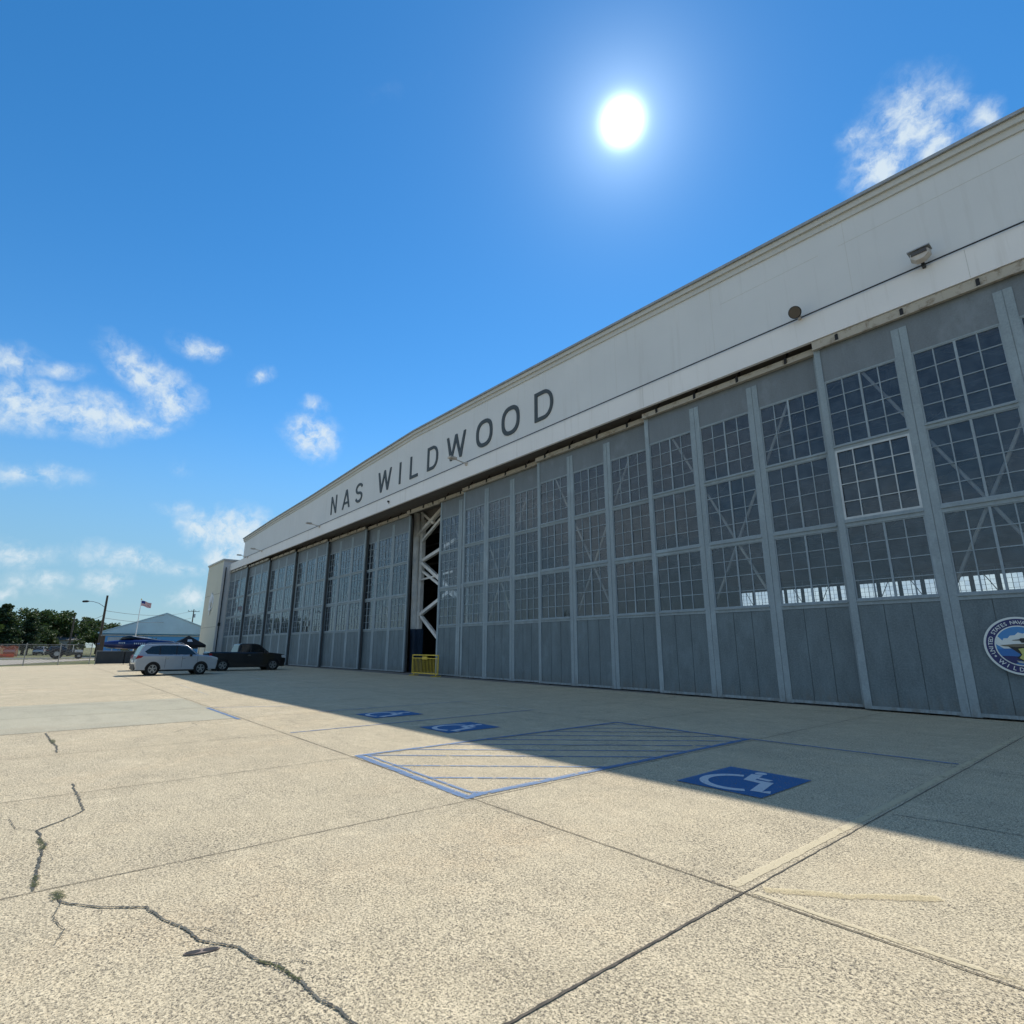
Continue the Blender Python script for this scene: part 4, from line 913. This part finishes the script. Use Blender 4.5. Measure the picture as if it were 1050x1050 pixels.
tk = vehicle('pickup_truck', 'black pickup truck parked in the shade facing the hangar doors', 'pickup truck', (-44.55,-5.45,0), 0, 'black_paint', 5.20, .99, trk_top,
        [(1.5,1.20),(1.40,1.25),(.70,1.82),(.40,1.89),(-.45,1.89),(-.68,1.82),(-.80,1.22)], 1.89, 1.22, (-1.68,1.72), .41, [[(1.14,1.30),(.64,1.77),(.12,1.80),(.12,1.30)],[(.05,1.30),(.05,1.80),(-.48,1.79),(-.60,1.32)]], truck_extra, .38)

# ------------------------------------------------------------------ far background
# blue metal building
b = empty('metal_building', (-119,-.3,0), R(-5), 'blue metal building with a wide grey gable roof beyond the tower', 'building')
m = MB(); gx = 0; Y0, Y1 = -8.7, 9.2
m.add([(0,Y0,0),(0,Y1,0),(0,Y1,4.0),(0,.3,7.2),(0,Y0,4.0),(-30,Y0,0),(-30,Y1,0),(-30,Y1,4.0),(-30,.3,7.2),(-30,Y0,4.0)], [(0,1,2,3,4),(5,9,8,7,6),(0,4,9,5),(1,6,7,2),(4,3,8,9),(3,2,7,8)]); m.build('wall', 'blue_siding', b)
m = MB(); m.prism([(Y0-.6,3.9),(Y1+.6,3.9),(.3,7.55)], lambda y,z:(.6,y,z+.05), lambda y,z:(.05,y,z+.05)); m.build('gable_panel', 'metal_roof', b)
m = MB()
for sgn, ye in ((-1, Y0-.7), (1, Y1+.7)): m.add([(.75,ye,3.95),(.75,.3,7.62),(-30.5,.3,7.62),(-30.5,ye,3.95),(.75,ye,4.1),(.75,.3,7.77),(-30.5,.3,7.77),(-30.5,ye,4.1)], [(0,3,2,1),(4,5,6,7),(0,1,5,4),(1,2,6,5),(2,3,7,6),(3,0,4,7)])
m.build('roof', 'metal_roof', b)
m = MB(); m.box(.01,.12,-7.9,-4.9,1.4,3.35); m.build('roller_door', 'pale_trim', b)
m = MB(); m.box(.01,.10,-3.9,-2.5,0,2.4); m.box(.01,.10,3,6,1.4,2.8); m.build('dark_opening', 'dark_metal', b)
m = MB(); m.box(.02,.16,Y0,Y1,3.55,3.75); m.build('eave_trim', 'pale_trim', b)
# small pale shed behind, house roof in the trees
b = empty('house', (-170,-12.6,0), R(5), 'low house with a grey roof half hidden among the trees', 'house')
m = MB(); m.box(-5,5,-1.9,1.9,0,3.2); m.build('wall', 'house_wall', b)
m = MB(); m.prism([(-5.4,3.2),(5.4,3.2),(0,4.9)], lambda x,z:(x,-2.2,z), lambda x,z:(x,2.2,z)); m.build('roof', 'house_roof', b)
m = MB(); m.box(-.3,.3,-1.6,-1.0,4.2,5.6); m.build('chimney', 'house_wall', b)
m = MB(); m.box(5.01,5.05,-1.0,-.2,1,2.1); m.box(5.01,5.05,.4,1.2,1,2.1); m.build('window', 'dark_metal', b)

# grey windscreen wall in front of the jet
t = empty('screened_barrier', (-65.9,-9.6,0), 0, 'dark grey low screen panel standing behind the silver SUV', 'screen')
m = MB(); m.box(-.03,.03,-3.3,3.4,.08,1.22); m.build('screen', 'windscreen_fabric', t)
m = MB()
for y in (-3.3,-1.1,1.1,3.3): m.bar((0,y,0),(0,y,1.3),.06)
m.bar((0,-3.3,1.26),(0,3.4,1.26),.05); m.build('frame', 'galvanised', t)

# jet on display
jet = empty('jet', (-80.2,-8.2,0), R(0), 'small dark blue display jet with white trim parked beside the building', 'aircraft')
m = MB(); st = [(-3.9,1.95,.06,.05),(-3.5,1.93,.24,.22),(-2.6,1.92,.42,.42),(-1.4,1.93,.55,.55),(-.2,1.95,.60,.58),(1.2,2.0,.55,.50),(2.4,2.08,.42,.38),(3.6,2.15,.22,.2),(3.8,2.16,.12,.10)]
vs = []; n = 18
for y, z, a, c in st:
    for k in range(n): t_ = 2*math.pi*k/n; vs.append((a*math.cos(t_), y, z+c*math.sin(t_)))
m.add(vs, [(i*n+k, i*n+(k+1)%n, (i+1)*n+(k+1)%n, (i+1)*n+k) for i in range(len(st)-1) for k in range(n)]); m.build('fuselage', 'navy_blue_paint', jet, True)
m = MB()
for sgn in (-1,1): m.prism([(0,-.6),(0,1.9),(sgn*4.2,2.2),(sgn*4.2,1.4)], lambda x,y:(x,y,1.70+abs(x)*.02), lambda x,y:(x,y,1.78+abs(x)*.02))
m.build('wing', 'navy_blue_paint', jet)
m = MB(); m.tube([(0,-1.9,2.35),(0,-1.5,2.62),(0,-.9,2.72),(0,-.3,2.66),(0,.5,2.45)], [.03,.2,.25,.2,.05], 12); m.build('canopy', 'car_glass', jet, True)
m = MB(); m.prism([(.3,2.45),(2.9,2.25),(3.8,2.2),(3.9,2.35),(1.4,2.62),(-.2,2.92)], lambda y,z:(-.04,y,z), lambda y,z:(.04,y,z)); m.build('spine', 'navy_blue_paint', jet)
m = MB(); m.tube([(.08,-.6,2.86),(.08,.8,2.68),(.08,2.4,2.42),(.08,3.8,2.28)], .06, 6); m.build('white_trim', 'white_decal', jet)
m = MB()
for k in range(6): m.box(.598,.615,-.4+k*.2,-.28+k*.2,1.95,2.12)
for k in range(4): m.box(.535,.552,-1.9+k*.17,-1.8+k*.17,2.02,2.18)
m.build('side_marking', 'white_decal', jet)
for y, x in ((-2.4,0),(.6,-1.0),(.6,1.0)):
    m = MB(); m.bar((x,y,.2),(x,y,1.6),.07); m.tube([(x-.07,y,.22),(x+.07,y,.22)], .22, 14); m.build('landing_gear', 'white_steel', jet)
# black gable canopy
cn_ = empty('canopy_tent', (-74.6,-3.9,0), 0, 'black pop up canopy with a peaked roof beyond the parked cars', 'canopy tent')
m = MB(); hw_ = 1.6; e_ = 1.9
m.add([(hw_,-hw_,e_),(hw_,hw_,e_),(-hw_,hw_,e_),(-hw_,-hw_,e_),(0,0,2.95),(hw_,-hw_,e_-.3),(hw_,hw_,e_-.3),(-hw_,hw_,e_-.3),(-hw_,-hw_,e_-.3)], [(0,1,4),(1,2,4),(2,3,4),(3,0,4),(0,5,6,1),(1,6,7,2),(2,7,8,3),(3,8,5,0)]); m.build('fabric_roof', 'canopy_black', cn_, fix=False)
m = MB(); m.quad((hw_*.62,-.28,2.20),(hw_*.62,.28,2.20),(hw_*.42,.2,2.47),(hw_*.42,-.2,2.47)); m.v = [(x+.10, y, z+.04) for x,y,z in m.v]; m.build('roof_print', 'white_decal', cn_, fix=False)
for sx_ in (-1,1):
    for sy in (-1,1): m = MB(); m.bar((sx_*1.55,sy*1.55,0),(sx_*1.55,sy*1.55,1.9),.05); m.build('leg', 'canopy_black', cn_)

# flagpole
t = empty('flagpole', (-94.4,-6.95,0), 0, 'slim white flagpole flying the stars and stripes in front of the blue building', 'flagpole')
m = MB(); m.tube([(0,0,0),(0,0,4),(0,0,8.2)], [.07,.06,.035], 8); m.build('pole', 'white_decal', t)
m = MB(); m.tube([(0,0,8.18),(0,0,8.24),(0,0,8.32),(0,0,8.38)], [.02,.08,.08,.01], 8); m.build('finial', 'yellow_trim', t)
m = MB(); nx = 14
def fp(u, v): return (.10*math.sin(u*6)+.08*math.sin(u*3+1), .04+u*1.25, 8.08-v*.72-u*.30+.04*math.sin(u*7))
for i in range(nx):
    for j in range(13):
        u0, u1 = i/nx, (i+1)/nx; v0, v1 = j/13, (j+1)/13; m.m = 2 if (u1 < .42 and j < 7) else (j % 2)
        m.quad(fp(u0,v0), fp(u1,v0), fp(u1,v1), fp(u0,v1))
m.build('flag', ['flag_red','flag_white','flag_blue'], t, True, fix=False)

# poles and wires
def pole(name, x, y, h, label, cat, arm=None, cross=False, group=None):
    t = empty(name, (x,y,0), 0, label, cat, group)
    m = MB(); m.tube([(0,0,0),(0,0,h*.5),(0,0,h)], [.17,.14,.11], 10); m.build('pole', 'timber_pole', t)
    if arm:
        m = MB(); m.tube([(0,0,h-1.5),(0,-.7,h-1.0),(0,-1.3,h-.82),(0,-1.75,h-.80)], .035, 6); m.build('lamp_arm', 'galvanised', t)
        m = MB(); m.tube([(0,-1.7,h-.80),(0,-1.9,h-.82),(0,-2.3,h-.86),(0,-2.4,h-.86)], [.05,.13,.12,.03], 10); m.build('lamp_head', 'dark_metal', t)
    if cross:
        m = MB(); m.bar((0,-1.2,h-.5),(0,1.2,h-.5),.1); m.build('crossarm', 'timber_pole', t)
        for yy in (-1.1,-.4,.4,1.1): m = MB(); m.tube([(0,yy,h-.45),(0,yy,h-.2)], .05, 6); m.build('insulator', 'dark_metal', t)
        m = MB(); m.tube([(.2,.25,h-1.9),(.2,.25,h-1.1)], .2, 10); m.build('transformer', 'galvanised', t)
    return t
pole('street_lamp', -84.8,-11.6,7.85,'wooden pole with a curved street lamp arm standing by the fence','street lamp', arm=True)
pole('utility_pole', -129.9,-12.9,7.2,'brown wooden utility pole in front of the dark trees','utility pole')
pole('utility_pole', -147.6,9.5,10.3,'wooden utility pole with a crossarm and transformer behind the blue building','utility pole', cross=True)
def cable(a, b, sag, label, r=.025):
    a = Vector(a); b = Vector(b); m = MB(); m.tube([a.lerp(b, k/14)-Vector((0,0,sag*4*(k/14)*(1-k/14))) for k in range(15)], r, 5)
    tag(m.build('overhead_cable', 'wire_black'), label, 'cable', 'overhead cables between the poles')
cable((-84.8,-11.6,6.0),(-147.6,9.2,9.9),.8,'upper cable from the street lamp pole to the pole behind the blue building')
cable((-84.8,-11.5,5.1),(-147.6,9.2,8.3),.8,'lower cable from the street lamp pole to the pole behind the blue building')
cable((-84.8,-11.7,5.4),(-129.9,-12.9,6.6),.5,'cable between the street lamp pole and the pole before the trees')

# chain link fence
t = empty('chain_link_fence', (-66,-16,0), 0, 'galvanised chain link fence along the left edge of the apron', 'fence')
FP = [(-60.4,-30),(-62.0,-24.5),(-64.0,-20.6),(-65.1,-18.0),(-66.6,-15.6),(-68.4,-13.2)]
def fl(p, z): return (p[0]+66, p[1]+16, z)
m = MB()
for a, c in zip(FP[:-1], FP[1:]): m.quad(fl(a,.03), fl(c,.03), fl(c,1.8), fl(a,1.8))
m.build('mesh', 'chain_link', t, fix=False)
m = MB()
for a, c in zip(FP[:-1], FP[1:]): m.bar(fl(a,1.82), fl(c,1.82), .05); m.bar(fl(a,.1), fl(c,.1), .03)
m.build('rail', 'galvanised', t)
for p in FP: m = MB(); m.tube([fl(p,0), fl(p,1.95)], .04, 8); m.build('post', 'galvanised', t)
t = empty('gate_post', (-69.3,-12.4,0), 0, 'thick weathered brown gate post at the end of the chain link fence', 'post')
m = MB(); m.box(-.17,.17,-.17,.17,0,2.7); m.build('shaft', 'timber_pole', t, bevel=.02); m = MB(); m.box(-.2,.2,-.2,.2,2.702,2.8); m.build('cap', 'galvanised', t)

# orange safety fence
t = empty('safety_fence', (-119.9,-21.5,0), 0, 'bright orange plastic safety fence on the grass at the far left', 'safety fence')
m = MB()
for k in range(10): y0, y1 = -2.2+k*.42, -2.2+(k+1)*.42; m.quad((.1*math.sin(k),y0,.1),(.1*math.sin(k+1),y1,.1),(.1*math.sin(k+1),y1,1.75+.12*math.sin(k*1.7+1.7)),(.1*math.sin(k),y0,1.75+.12*math.sin(k*1.7)))
m.build('netting', 'net_fabric', t, fix=False)
m = MB(); m.box(-.4,-.1,-2.0,1.6,0,.5); m.build('barrier_base', 'orange_mesh', t, bevel=.05)
for y in (-2.2,-.8,.6,2.0): m = MB(); m.bar((0,y,0),(0,y,2.0),.05); m.build('post', 'galvanised', t)

# old utility vehicle behind the fence
jp = empty('tow_tractor', (-99.9,-13.9,0), 0, 'old open tractor with a big black wheel and white canopy frame beyond the fence', 'tractor')
m = MB(); m.prism([(-.9,.55),(1.5,.55),(1.7,.8),(1.6,1.15),(.5,1.25),(.2,.95),(-.9,.95)], lambda y,z:(-.45,y,z), lambda y,z:(.45,y,z)); m.build('body', 'olive_paint', jp, bevel=.04)
m = MB(); m.prism([(.7,1.26),(1.6,1.2),(1.65,.9),(.7,.9)], lambda y,z:(-.5,y,z), lambda y,z:(.5,y,z)); m.build('hood', 'white_paint', jp, bevel=.04)
for y, r_, w_ in ((-1.2,.72,.4),(1.25,.42,.25)):
    for sgn in (-1,1):
        m = MB(); m.tube([(sgn*.55,y,r_),(sgn*(.55+w_),y,r_)], r_, 24); wh = m.build('wheel', 'tyre_rubber', jp, bevel=.05)
        m = MB(); m.tube([(sgn*(.56+w_),y,r_),(sgn*(.58+w_),y,r_)], r_*.42, 16); m.build('hub', 'alloy', wh)
m = MB()
for x in (-.6,.6):
    for y in (-.9,.5): m.bar((x,y,.9),(x,y,1.92),.05)
m.box(-.75,.75,-1.1,.9,1.92,1.98); m.build('canopy_frame', 'white_steel', jp)
m = MB(); m.box(-.25,.25,-.75,-.3,1.0,1.12); m.box(-.25,.25,-.8,-.72,1.12,1.55); m.build('seat', 'canopy_black', jp)
m = MB(); m.tube([(0,.4,1.2),(0,.15,1.5)], .025, 6); m.ring([(.2*math.cos(R(k*30)),.2*math.sin(R(k*30))) for k in range(12)], [(.16*math.cos(R(k*30)),.16*math.sin(R(k*30))) for k in range(12)], lambda a_,b_:(a_,.14+b_*.6,1.5+b_*.6), lambda a_,b_:(a_,.12+b_*.6,1.52+b_*.6)); m.build('steering_wheel', 'black_plastic', jp)

suv('parked_car', 'white car far beyond the fence near the orange netting', (-150,-21.3,0), R(90), 'white_paint')
suv('parked_car', 'grey car far beyond the fence, right of the white one', (-152,-16.6,0), R(80), 'silver_paint')
suv('parked_car', 'dark grey car far beyond the fence just left of the tractor', (-141,-13.6,0), R(5), 'grey_paint')

# ------------------------------------------------------------------ trees
def tree_meshes(kind, seed, h, rad):
    rd = random.Random(seed); tr_, cr = MB(), MB()
    tr_.tube([(0,0,0),(.1*h*.1,0,h*.25),(rd.uniform(-.3,.3),rd.uniform(-.3,.3),h*.55),(rd.uniform(-.5,.5),rd.uniform(-.5,.5),h*.8)], [h*.030,h*.024,h*.015,h*.006], 8)
    clumps = []
    if kind == 'pine':
        z = h*.22
        while z < h:
            f = 1-(z/h-.22)/.80; rr = rad*(.25+.75*f)*rd.uniform(.8,1.1)
            for k in range(5):
                a = rd.uniform(0, 6.28); q = rr*rd.uniform(.35, 1); e = Vector((q*math.cos(a), q*math.sin(a), z+rd.uniform(-.3,.3)))
                tr_.tube([(0,0,z-.2), e*.5+Vector((0,0,z*.5)), e], [h*.008,h*.005,h*.002], 5, False); clumps.append((e, rr*.30+.5, .5))
            z += h*.075
    else:
        for k in range(26):
            a = rd.uniform(0, 6.28); q = rad*math.sqrt(rd.uniform(0,1))*.85; zz = h*(.42+.50*rd.random()*(1-(q/rad)**2*.55)); e = Vector((q*math.cos(a), q*math.sin(a), zz))
            if k % 2 == 0: tr_.tube([(0,0,h*rd.uniform(.22,.5)), Vector((e.x*.45,e.y*.45,zz*.75)), e], [h*.013,h*.008,h*.003], 5, False)
            clumps.append((e, rad*rd.uniform(.20,.36), .75))
    for e, cr_, sq in clumps:
        for k in range(int(70+cr_*45)):
            d = Vector((rd.gauss(0,1), rd.gauss(0,1), rd.gauss(0,1))).normalized()*cr_*(rd.random()**.4)*rd.uniform(.8,1.15); d.z *= sq
            p = e+d; s_ = rd.uniform(.14,.30)*(1.0 if kind != 'pine' else .9); u = Vector((rd.gauss(0,1), rd.gauss(0,1), rd.gauss(0,.6))).normalized(); v = u.orthogonal().normalized()
            v = Matrix.Rotation(rd.uniform(0,6.28), 3, u) @ v
            cr.quad(p-u*s_-v*s_*.6, p+u*s_-v*s_*.5, p+u*s_+v*s_*.6, p-u*s_*.8+v*s_*.5)
    return tr_, cr
PROTO = []
for kind, seed, h, rad, mt in (('oak',3,10.5,5.2,'oak_leaves'),('oak',9,9.5,4.6,'oak_leaves'),('pine',5,10.5,3.4,'pine_needles'),('oak',21,8,4.2,'light_leaves')):
    a, c = tree_meshes(kind, seed, h, rad); PROTO.append((a.mesh('trunk','bark'), c.mesh('crown',mt,fix=False), kind))
def tree(i, x, y, sc, rz, label, group):
    nm = {'oak':'oak_tree','pine':'pine_tree'}[PROTO[i][2]]
    t = empty(nm, (x,y,0), rz, label, 'tree', group); t.scale = (sc,sc,sc*1.0)
    for nm_, me in (('trunk', PROTO[i][0]), ('crown', PROTO[i][1])): o = bpy.data.objects.new(nm_, me); col.objects.link(o); o.parent = t
    return t
FT = [(1,-146,-27.5,.98,.3,'dark broad tree at the far left edge beyond the fence'),(2,-150,-23.2,.92,1.2,'dark pine second from the left edge of the tree line'),
      (0,-163,-19.6,1.02,2.2,'tall spreading tree making the high left hump of the tree line'),(2,-152,-18.8,.72,.4,'lower dark conifer in front of the tall left hump'),
      (0,-168,-14.8,1.02,.9,'tall dark tree in the middle of the tree line behind the wooden pole'),(1,-176,-8.6,.98,1.9,'tree above the low grey house roof'),
      (0,-178,-3.8,.80,3.0,'tree showing just left of the street lamp pole'),(1,-165,-24.5,1.0,4.0,'tall tree filling the gap behind the two left conifers'),
      (3,-160,-10.5,.42,1.0,'small lighter green tree beside the low house'),(3,-172,-.5,.76,2.0,'pale green tree behind the left eave of the blue building'),
      (3,-158,-15.2,.45,2.6,'small lighter green tree under the middle of the tree line'),(1,-190,-14,1.0,5.1,'rearmost tree peeking over the middle of the tree line'),(0,-150,-31.5,.95,2,'broad tree just outside the left edge of the tree line')]
FT += [(1,-158,-21.3,.62,2.0,'smaller tree filling the gap below the far left hump'),(0,-168,-11.6,.78,.2,'round tree just right of the brown utility pole'),(3,-155,-25.6,.55,3.3,'low bushy tree at the far left below the pines'),(1,-172,-6.2,.7,.7,'low tree between the house roof and the street lamp pole'),(0,-158,-17.2,.60,5,'low bushy tree standing in front of the brown utility pole')]
for a in FT: tree(*a, 'trees beyond the fence')
# small bushes in front of the blue building
def bush(x, y, h, rad, seed, label, mt='light_leaves'):
    rd = random.Random(seed); m = MB(); t = empty('shrub', (x,y,0), 0, label, 'shrub', 'shrubs by the blue building'); st_ = MB()
    for k in range(7): a = rd.uniform(0,6.28); st_.tube([(0,0,0),(rad*.5*math.cos(a),rad*.5*math.sin(a),h*.8)], .02, 5)
    for k in range(700):
        d = Vector((rd.gauss(0,.42)*rad, rd.gauss(0,.42)*rad, abs(rd.gauss(.45,.28))*h)); s_ = rd.uniform(.05,.12); u = Vector((rd.gauss(0,1),rd.gauss(0,1),rd.gauss(0,1))).normalized(); v = u.orthogonal().normalized()
        m.quad(d-u*s_-v*s_*.5, d+u*s_-v*s_*.5, d+u*s_+v*s_*.5, d-u*s_+v*s_*.5)
    m.build('leaves', mt, t, fix=False); st_.build('stems', 'bark', t)
bush(-100,-5.6,2.9,.9,1,'rounded shrub standing left of the spiky plant'); bush(-101,-7.2,2.5,.8,2,'lowest shrub left of the flagpole','oak_leaves')
t = empty('yucca_plant', (-92,-4.9,0), 0, 'spiky palm like plant beside the black canopy', 'plant')
m = MB(); m.tube([(0,0,0),(0,0,2.0)], .12, 8); m.build('stem', 'bark', t); rd = random.Random(4); m = MB()
for k in range(46):
    a = rd.uniform(0,6.28); el_ = rd.uniform(-.2,1.4); d = Vector((math.cos(a)*math.cos(el_), math.sin(a)*math.cos(el_), math.sin(el_))); s_ = d.orthogonal().normalized()*.05; p = Vector((0,0,2.0)); l_ = rd.uniform(.8,1.3)
    m.add([p+s_, p-s_, p+d*l_*.6-s_*1.2, p+d*l_+Vector((0,0,-.15)), p+d*l_*.6+s_*1.2], [(0,1,2,3,4)])
m.build('fronds', 'oak_leaves', t, fix=False)
# trees and a long shed on the other side of the airfield (they show in the door glass)
BT = []
rd = random.Random(11)
for k in range(26):
    x = -190+k*10.5+rd.uniform(-3,3); y = -150+rd.uniform(-14,14)
    tree(rd.choice((0,1,2,0)), x, y, rd.uniform(.9,1.35), rd.uniform(0,6), 'dark tree of the row across the airfield', 'trees across the airfield')
b = empty('long_shed', (-62,-95,0), 0, 'long dark shed across the airfield', 'shed')
m = MB(); m.box(-14,14,-5,5,0,5); m.build('wall', 'inner_wall', b); m = MB(); m.prism([(-5.4,5),(5.4,5),(0,7)], lambda y,z:(-14.4,y,z), lambda y,z:(14.4,y,z)); m.build('roof', 'house_roof', b)
m = MB()
for k in range(6): m.box(-12+k*4.2,-10+k*4.2,5.01,5.06,1.2,3.6)
m.build('window', 'pale_trim', b)
